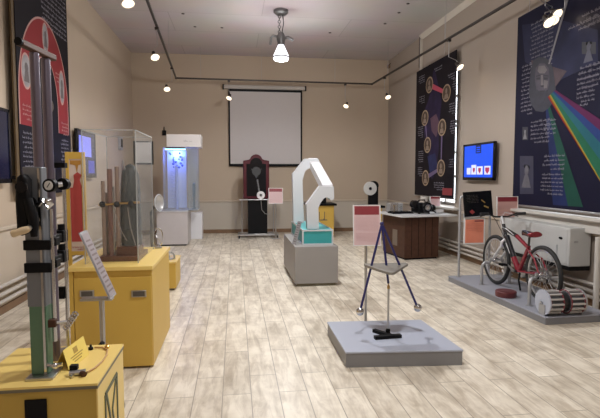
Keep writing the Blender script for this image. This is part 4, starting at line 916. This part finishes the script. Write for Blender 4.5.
MB().box(-.745, -.71, 2.255, 2.285, TT + .022, TT + .045).build('black_cap', BLK, gd, bevel=.004); MB().tube((-.742, 2.25, TT + .013), (-.675, 2.262, TT + .013), .013).build('fitting_body', STEEL, gd); MB().tube((-.69, 2.25, TT + .012), (-.672, 2.235, TT + .012), .012).build('fitting_nozzle', DWOOD, gd); MB().tube((-.735, 2.242, TT + .006), (-.72, 2.225, TT + .006), .006).build('fitting_pin', CHROME, gd)
tag(MB().path([(-.672, 2.27, TT + .008), (-.652, 2.32, TT + .006), (-.640, 2.40, TT + .006), (-.640, 2.48, TT + .006), (-.655, 2.56, TT + .006), (-.69, 2.60, TT + .006), (-.73, 2.605, TT + .006)], .004, 8).build('rubber_hose', mat('brass coloured hose', (.50, .28, .10), .4)),
    'thin orange hose curling across the yellow table top', 'hose')
for (x, y, l) in ((-.668, 2.60, 'shiny'), (-.745, 2.59, 'dull')):
    o = thing('hose_nipple', l + (' brass nipple at the table corner' if l == 'shiny' else ' black nipple at the hose end on the yellow table'), 'fitting', (x, y, TT)); MB().lathe([(.012, TT), (.012, TT + .012), (.006, TT + .016), (.006, TT + .026)], (x, y, 0), n=12).build('nipple', BRASS if l == 'shiny' else BLK, o)

# ------------------------------------------------------------------ wall heater
ht = thing('wall_heater', 'white enamel convector heater on the wall behind the bicycle', 'heater', (4.02, 5.8, .43))
hx0, hx1, hy0, hy1 = 3.88, 4.16, 5.24, 6.72
HEAT = mat('heater enamel', (.47, .47, .46), .4, var=.03)
MB().box(hx0, hx1, hy0, hy1, .47, .93).build('heater_case', HEAT, ht, bevel=.012)
MB().box(hx0 - .004, hx0, hy0 + .04, hy1 - .04,   .50, .90).build('front_panel', HEAT, ht, bevel=.002)
MB().box(hx0 + .02, hx1, hy0 + .01, hy1 - .01, .42, .47).build('lower_vent', BLK, ht)
MB().box(hx1, XR, hy0 + .2, hy1 - .2, .55, .80).build('wall_mount', GREYMET, ht)
a = survey(561, 238, 0, hx0); MB().prism([(a.y + .035 * math.cos(t), a.z + .016 * math.sin(t)) for t in [2 * PI * i / 20 for i in range(20)]], 0, hx0 - .007, hx0 - .004).build('control_window', BLK, ht)
a = survey(576, 242, 1, hy0); MB().box(a.x - .025, a.x + .025, hy0 - .004, hy0, a.z - .012, a.z + .012).build('side_grip', GREYMET, ht)
a = survey(557, 252, 0, hx0); MB().box(hx0 - .0065, hx0 - .004, a.y - .012, a.y + .012, a.z - .09, a.z + .09).build('heater_label', GREYMET, ht)
tag(MB().tube((4.0, 4.93, 0), (4.0, 4.93, .86), .032).build('riser_pipe', TRIM), 'white upright pipe on the wall past the end of the heater', 'pipe')

# ------------------------------------------------------------------ bicycle platform
bpf = thing('bicycle_platform', 'long low grey platform under the red bicycle', 'platform', (3.5, 5.6, 0))
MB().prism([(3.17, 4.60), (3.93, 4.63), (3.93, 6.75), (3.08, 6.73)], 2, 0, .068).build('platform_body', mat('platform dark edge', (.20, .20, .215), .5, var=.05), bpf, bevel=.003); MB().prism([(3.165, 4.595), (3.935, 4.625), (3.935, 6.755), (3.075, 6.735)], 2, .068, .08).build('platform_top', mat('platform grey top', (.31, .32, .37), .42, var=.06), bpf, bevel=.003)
PZ = .08
# ------------------------------------------------------------------ bicycle
BX = 3.48; RA, FA = Vector((BX, 5.12, .415)), Vector((BX, 6.14, .415))
bk = thing('red_bicycle', 'red and black mountain bicycle standing on the grey platform', 'bicycle', (BX, 5.63, PZ))
def sb(px, py): q = survey(px, py, 0, BX); return Vector((BX, q.y, q.z))
def wheel(c, nm):
    w = MB().torus(c, (1, 0, 0), .308, .025, 56, 12).build('tyre', RUBBER, bk)
    MB().torus(c, (1, 0, 0), .279, .012, 56, 8).build('rim', mat('rim alloy', (.60, .60, .62), .3, .8), bk)
    sp = MB()
    for k in range(28):
        a = 2 * PI * k / 28; a2 = a + (.32 if k % 2 else -.32); s_ = .028 if k % 4 < 2 else -.028
        sp.path([c + Vector((s_, .022 * math.cos(a2), .022 * math.sin(a2))), c + Vector((0, .275 * math.cos(a), .275 * math.sin(a)))], .0022, 5)
    sp.build('spoke', STEEL, bk)
    MB().lathe([(.010, -.055), (.028, -.032), (.028, -.026), (.016, -.02), (.016, .02), (.028, .026), (.028, .032), (.010, .055)], c, (1, 0, 0), 18).build('hub', CHROME, bk)
wheel(RA, 'rear'); wheel(FA, 'front')
HT, HB, BB, ST = sb(503.5, 225), sb(506.5, 238), sb(519, 271), sb(529, 246)
SD = sb(529.5, 237)
BLKF = mat('bicycle black paint', (.012, .012, .015), .25, coat=.4)
MB().path([HT + Vector((0, 0, .01)), HB - Vector((0, 0, .01))], .022, 14).build('head_tube', BLKF, bk)
mid = HB.lerp(BB, .6)
MB().path([HB + Vector((0, -.01, .03)), mid], [.032, .034], 14).build('down_tube', BLKF, bk); MB().path([mid, BB], [.034, .04], 14).build('lower_down_tube', BRED, bk)
m2 = HT.lerp(ST, .55)
MB().path([HT + Vector((0, -.01, -.04)), m2], [.027, .026], 12).build('top_tube', BLKF, bk); MB().path([m2, ST + Vector((0, 0, -.03))], [.026, .022], 12).build('rear_top_tube', BRED, bk)
MB().path([BB, ST], [.026, .021], 12).build('seat_tube', BRED, bk)
MB().path([ST - (ST - BB).normalized() * .02, SD], .014, 12).build('seat_post', BLKF, bk)
o = MB(); o.path([mid + Vector((.0325, 0, .0)) + (HB - mid) * .75, mid + Vector((.034, 0, 0)) + (HB - mid) * .2], .006, 6); o.path([mid + Vector((-.0325, 0, .0)) + (HB - mid) * .75, mid + Vector((-.034, 0, 0)) + (HB - mid) * .2], .006, 6); o.path([m2 + Vector((-.026, 0, 0)) + (HT - m2) * .7, m2 + Vector((-.026, 0, 0)) + (HT - m2) * .1], .005, 6); o.build('white_decal', BWHITE, bk)
for s_ in (-1, 1):
    MB().path([BB + Vector((s_ * .03, 0, 0)), RA + Vector((s_ * .052, .03, .0)), RA + Vector((s_ * .055, 0, 0))], [.012, .011, .010], 10).build('chain_stay', BRED, bk)
    MB().path([ST + Vector((s_ * .016, 0, -.04)), RA + Vector((s_ * .05, .10, .16)), RA + Vector((s_ * .055, 0, .01))], [.011, .011, .010], 10).build('seat_stay', BRED, bk)
    cr = HB - Vector((0, 0, .03))
    MB().path([cr + Vector((s_ * .02, .0, .015)), cr + Vector((s_ * .058, .01, -.02)), cr + Vector((s_ * .058, .03, -.10))], .017, 12).build('fork_crown', BWHITE, bk)
    MB().path([cr + Vector((s_ * .058, .03, -.09)), FA + Vector((s_ * .058, 0, 0))], [.020, .013], 12).build('fork_leg', BWHITE, bk)
# handlebar
st = HT + Vector((0, .02, .05)); hb = sb(505, 217.5); hb = Vector((BX, HT.y + .06, 1.0))
MB().path([HT, HT + Vector((0, .015, .05)), hb], .017, 12).build('stem', BWHITE, bk)
bar = [Vector((-.30, -.04, .045)), Vector((-.19, -.02, .04)), Vector((-.09, 0, 0)), Vector((.09, 0, 0)), Vector((.19, -.02, .04)), Vector((.30, -.04, .045))]
MB().path([hb + b_ for b_ in bar], .012, 12).build('handlebar', BLKF, bk)
for s_ in (-1, 1):
    MB().path([hb + Vector((s_ * .20, -.022, .0405)), hb + Vector((s_ * .315, -.044, .0455))], .019, 12).build('grip', RUBBER, bk)
    MB().path([hb + Vector((s_ * .19, -.01, .04)), hb + Vector((s_ * .20, .05, .02)), hb + Vector((s_ * .27, .05, .0))], .007, 8).build('brake_lever', BLKF, bk)
    MB().path([hb + Vector((s_ * .18, .03, .03)), hb + Vector((s_ * .12, .12, .05)), hb + Vector((s_ * .03, .08, -.05)), HB + Vector((0, .05, .0)), HB + Vector((s_ * .05, .06, -.10))], .004, 6).build('brake_cable', BLKF if s_ < 0 else BWHITE, bk)
# saddle
def saddle():
    m = MB(); secs = [(-.135, .060, .012), (-.12, .085, .006), (-.06, .070, -.002), (.03, .038, .0), (.11, .026, .004), (.145, .014, .0)]; n = 16; vs = []
    for (dy, hw2, dz_) in secs:
        for j in range(n):
            a = 2 * PI * j / n; vs.append(SD + Vector((hw2 * math.cos(a), dy, .035 + dz_ + (.034 if math.sin(a) > 0 else .034) * math.sin(a))))
    k = len(secs); fs = [(i * n + j, i * n + (j + 1) % n, (i + 1) * n + (j + 1) % n, (i + 1) * n + j) for i in range(k - 1) for j in range(n)] + [tuple(range(n))[::-1], tuple((k - 1) * n + j for j in range(n))]
    return m.add(vs, fs)
sad = saddle(); sad.mi = [1 if sum(sad.v[i][1] for i in f) / len(f) > SD.y - .02 else 0 for f in sad.f]
sad.build('saddle', [BRED, BLKF], bk)
o = MB()
for s_ in (-1, 1): o.path([SD + Vector((s_ * .03, -.09, .012)), SD + Vector((s_ * .022, 0, .002)), SD + Vector((s_ * .012, .09, .016))], .004, 6)
o.build('saddle_rail', STEEL, bk)
# drive
MB().lathe([(.05, -.003), (.088, -.003), (.088, .003), (.05, .003)], BB + Vector((.05, 0, 0)), (1, 0, 0), 30).build('chainring', STEEL, bk)
MB().tube(BB + Vector((-.06, 0, 0)), BB + Vector((.06, 0, 0)), .02).build('bottom_bracket', BLKF, bk)
for s_, a in ((1, 200), (-1, 20)):
    e_ = BB + Vector((s_ * .068, .165 * math.cos(math.radians(a)), .165 * math.sin(math.radians(a))))
    MB().path([BB + Vector((s_ * .066, 0, 0)), e_], [.012, .010], 8).build('crank_arm', STEEL, bk)
    MB().box(*sorted((e_.x + s_ * .012, e_.x + s_ * .095)), e_.y - .04, e_.y + .04, e_.z - .013, e_.z + .013).build('pedal', BLK, bk, bevel=.004)
o = MB()
for s_ in (-1, 1): o.path([BB + Vector((.05, 0, s_ * .086)), RA + Vector((.05, 0, s_ * .040))], .005, 6)
o.build('drive_chain', BLK, bk); MB().lathe([(.02, .030), (.045, .034), (.032, .048)], RA, (1, 0, 0), 20).build('sprocket', STEEL, bk)
MB().path([RA + Vector((.06, .0, -.03)), RA + Vector((.06, .02, -.10)), RA + Vector((.055, .07, -.13))], .010, 8).build('derailleur', BLK, bk)
kq = survey(512, 285, 2, PZ)
MB().path([BB + Vector((-.02, -.05, -.02)), Vector((BX + .03, BB.y + .05, .24)), Vector((BX + .10, BB.y + .12, PZ + .012))], .012, 8).build('kickstand', BLK, bk)
# bent tube stands holding the axles
for (c, lab, yf_) in ((FA, 'bent grey steel tube stand holding the front axle of the bicycle', 6.14), (RA, 'bent grey steel tube stand holding the rear axle of the bicycle', 5.06)):
    q = thing('axle_stand', lab, 'stand', (BX, yf_, PZ))
    for s_ in (-1, 1):
        x = BX + s_ * .20
        MB().path([(x, yf_, PZ + .004), (x, yf_, PZ + .22), (x - s_ * .012, yf_ + (c.y - yf_) * .2, PZ + .27), (x - s_ * .045, yf_ + (c.y - yf_) * .5, PZ + .30), (x - s_ * .10, c.y, c.z - .045), (c.x + s_ * .088, c.y, c.z - .02)], .020, 12).build('bent_tube', GREYMET, q)
        MB().lathe([(.0001, 0), (.04, 0), (.04, .006), (.0001, .006)], (x, yf_, PZ), n=16).build('foot_plate', GREYMET, q)
        MB().tube((c.x + s_ * .064, c.y, c.z), (c.x + s_ * .095, c.y, c.z), .022).build('axle_cup', STEEL, q)
# roller
ry, rz, rr = 4.70, PZ + .135, .128
rl = thing('drum_roller', 'slatted drum roller with grey round ends behind the bicycle wheel', 'roller', (3.45, ry, PZ))
X0, X1 = 3.205, 3.61
for x in (X0, X1): 
    MB().lathe([(.0001, -.008), (rr + .004, -.008), (rr + .004, .008), (.0001, .008)], (x, ry, rz), (1, 0, 0), 36).build('end_disc', GREYTOP if x == X0 else GREYMET, rl)
SLAT = mat('pale slat wood', (.46, .44, .43), .45, var=.12, scale=20)
sg = [(X0 + .01, 3.36), (3.45, X1 - .01)]
for (a, b) in sg:
    MB().tube((a, ry, rz), (b, ry, rz), rr - .022, n=28).build('inner_drum', mat('drum grey', (.06, .065, .075), .5, var=.15), rl)
    for k in range(14):
        t = 2 * PI * k / 14; cyy, czz = ry + (rr - .01) * math.cos(t), rz + (rr - .01) * math.sin(t)
        MB().obox(((a + b) / 2, cyy, czz), (1, 0, 0), (0, -math.sin(t), math.cos(t)), (0, math.cos(t), math.sin(t)), (b - a) / 2, .009, .010).build('slat', SLAT, rl)
for x in (X0 + .012, 3.36, 3.45, X1 - .012): MB().torus((x, ry, rz), (1, 0, 0), rr - .006, .007, 36, 6).build('red_hoop', mat('hoop dark red', (.17, .03, .04), .4), rl)
MB().tube((3.36, ry, rz), (3.45, ry, rz), rr - .035, n=28).build('belt_drum', RUBBER, rl)
for x in (X0 - .012, X1 + .012): MB().box(x - .004, x + .004, ry - .05, ry + .05, PZ, rz - .02).build('bearing_bracket', GREYMET, rl)
MB().tube((X0 - .03, ry, rz), (X1 + .03, ry, rz), .012).build('axle', STEEL, rl)
rd = thing('red_foot_disc', 'low dark red round block lying on the bicycle platform', 'block', (3.25, 5.49, PZ))
MB().lathe([(.0001, PZ), (.118, PZ), (.122, PZ + .008), (.122, PZ + .062), (.114, PZ + .07), (.0001, PZ + .07)], (3.25, 5.49, 0), n=36).build('disc_block', mat('dull red', (.115, .022, .026), .45, var=.08), rd)
MB().lathe([(.085, PZ + .07), (.09, PZ + .074), (.0001, PZ + .074)], (3.25, 5.49, 0), n=30).build('top_pad', mat('dull red pad', (.12, .035, .038), .6, var=.1), rd)
# sign frame on the platform
sf = thing('sign_frame', 'grey post frame carrying an orange framed sheet on the bicycle platform', 'sign stand', (3.4, 6.62, PZ))
yS = 6.66
MB().path([(3.20, yS, PZ + .005), (3.20, yS, 1.20), (3.215, yS, 1.235), (3.25, yS, 1.25)], .017, 12).build('post', GREYMET, sf); MB().path([(3.66, yS, PZ + .005), (3.66, yS, 1.20), (3.645, yS, 1.235), (3.61, yS, 1.25)], .017, 12).build('post', GREYMET, sf); MB().tube((3.25, yS, 1.25), (3.61, yS, 1.25), .013).build('cross_tube', GREYMET, sf)
for x in (3.20, 3.66): MB().lathe([(.0001, 0), (.04, 0), (.04, .008), (.0001, .008)], (x, yS, PZ), n=16).build('post_foot', GREYMET, sf)
a, b = survey(464, 218, 1, yS - .03), survey(484.5, 244, 1, yS - .03)
MB().box(a.x, b.x, yS - .034, yS - .022, b.z, a.z).build('sheet_frame', PAPER, sf, bevel=.003); MB().box(a.x + .022, b.x - .022, yS - .037, yS - .034, b.z + .022, a.z - .022).build('orange_sheet', ORANGE, sf)
MB().box((a.x + b.x) / 2, b.x - .03, yS - .039, yS - .037, a.z - .055, a.z - .035).build('sheet_title', DRED, sf)
d = MB(); script(d, (a.x + .035, yS - .0372, a.z - .09), (1, 0, 0), (0, -1, 0), b.x - a.x - .07, .010, 6, 2.2); d.build('sheet_text', mat('print salmon', (.62, .17, .12), .5), sf)
for z in (a.z - .05, b.z + .05): MB().tube((3.20, yS, z), (a.x + .03, yS - .02, z), .006).build('sheet_clip', STEEL, sf)
bp_ = thing('black_plaque', 'glossy black plaque leaning on the grey post frame beneath the television', 'plaque', (3.5, yS - .05, 1.0))
M = Matrix.Translation((3.455, yS - .075, .965)) @ Matrix.Rotation(-.06, 4, 'Y') @ Matrix.Rotation(-.10, 4, 'X')
MB().box(-.215, .215, 0, .018, 0, .355).xf(M).build('plaque_board', BLKG, bp_, bevel=.003)
o = MB(); o.prism([(-.14, .07), (-.10, .10), (-.06, .06), (-.10, .03)], 1, -.002, 0); o.xf(M).build('plaque_red_print', mat('plaque red', (.25, .03, .03), .4), bp_)
o = MB(); o.prism([(.08, .13), (.15, .10), (.155, .12), (.09, .15)], 1, -.002, 0); o.prism([(.05, .22), (.10, .18), (.11, .19), (.055, .235)], 1, -.002, 0); o.xf(M).build('plaque_gold_print', mat('plaque gold', (.28, .18, .05), .4), bp_)
d = MB(); script(d, (-.17, -.0002, .30), (1, 0, 0), (0, -1, 0), .18, .011, 6); d.xf(M).build('plaque_text', mat('plaque dim print', (.05, .04, .035), .5), bp_)
o = MB(); o.box(-.2, .2, -.01, .03, -.012, -.001); o.box(-.2, -.17, .018, .085, -.012, .05); o.box(.17, .2, .018, .085, -.012, .05); o.xf(M).build('plaque_ledge', GREYMET, bp_)
a, b = survey(498, 197, 1, 6.7), survey(517.5, 217, 1, 6.7)
post_sign('salmon exhibit sign with dull red header standing behind the bicycle handlebar', (a.x + b.x) / 2, 6.70, b.x - a.x, b.z, a.z, PZ, postx=(a.x + b.x) / 2, tilt=.05, sheet=mat('salmon sheet', (.62, .36, .31), .4, var=.04))

# ------------------------------------------------------------------ light
def lamp(name, kind, loc, energy, col, size=.1, aim=None, cone=None, blend=.5):
    l = bpy.data.lights.new(name, kind); l.energy = energy; l.color = col
    if kind == 'AREA': l.shape = 'DISK'; l.size = size
    else: l.shadow_soft_size = size
    if kind == 'SPOT': l.spot_size = math.radians(cone); l.spot_blend = blend
    o = bpy.data.objects.new(name, l); C.objects.link(o); o.location = loc
    if aim is not None: o.rotation_euler = Vector(aim).to_track_quat('-Z', 'Y').to_euler()
    return o
COOL = (.96, .965, .97); WARM = (1, .80, .58)
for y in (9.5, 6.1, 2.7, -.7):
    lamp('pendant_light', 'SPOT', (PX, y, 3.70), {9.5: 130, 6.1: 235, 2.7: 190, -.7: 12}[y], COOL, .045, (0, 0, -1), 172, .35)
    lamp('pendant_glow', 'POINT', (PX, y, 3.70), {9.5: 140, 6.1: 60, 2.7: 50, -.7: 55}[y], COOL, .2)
for i, (b, aim) in enumerate(spots):
    lamp('spot_light', 'SPOT', b + aim * .03, 26 if b.x < 2 else 5, WARM, .03, aim, 75, .8)
lamp('showcase_light', 'POINT', (-1.30, 11.30, 2.04), 13, (.14, .24, 1), .05)
# added pale blue background fill; no windows are built behind the camera
bpy.context.scene.world = bpy.data.worlds.new('world'); bpy.context.scene.world.use_nodes = True
bg = bpy.context.scene.world.node_tree.nodes['Background']; bg.inputs[0].default_value = (.75, .85, 1, 1); bg.inputs[1].default_value = .4
vs = bpy.context.scene.view_settings
vs.view_transform = 'Standard'; vs.look = 'None'; vs.exposure = 0; vs.gamma = 1; vs.use_curve_mapping = False
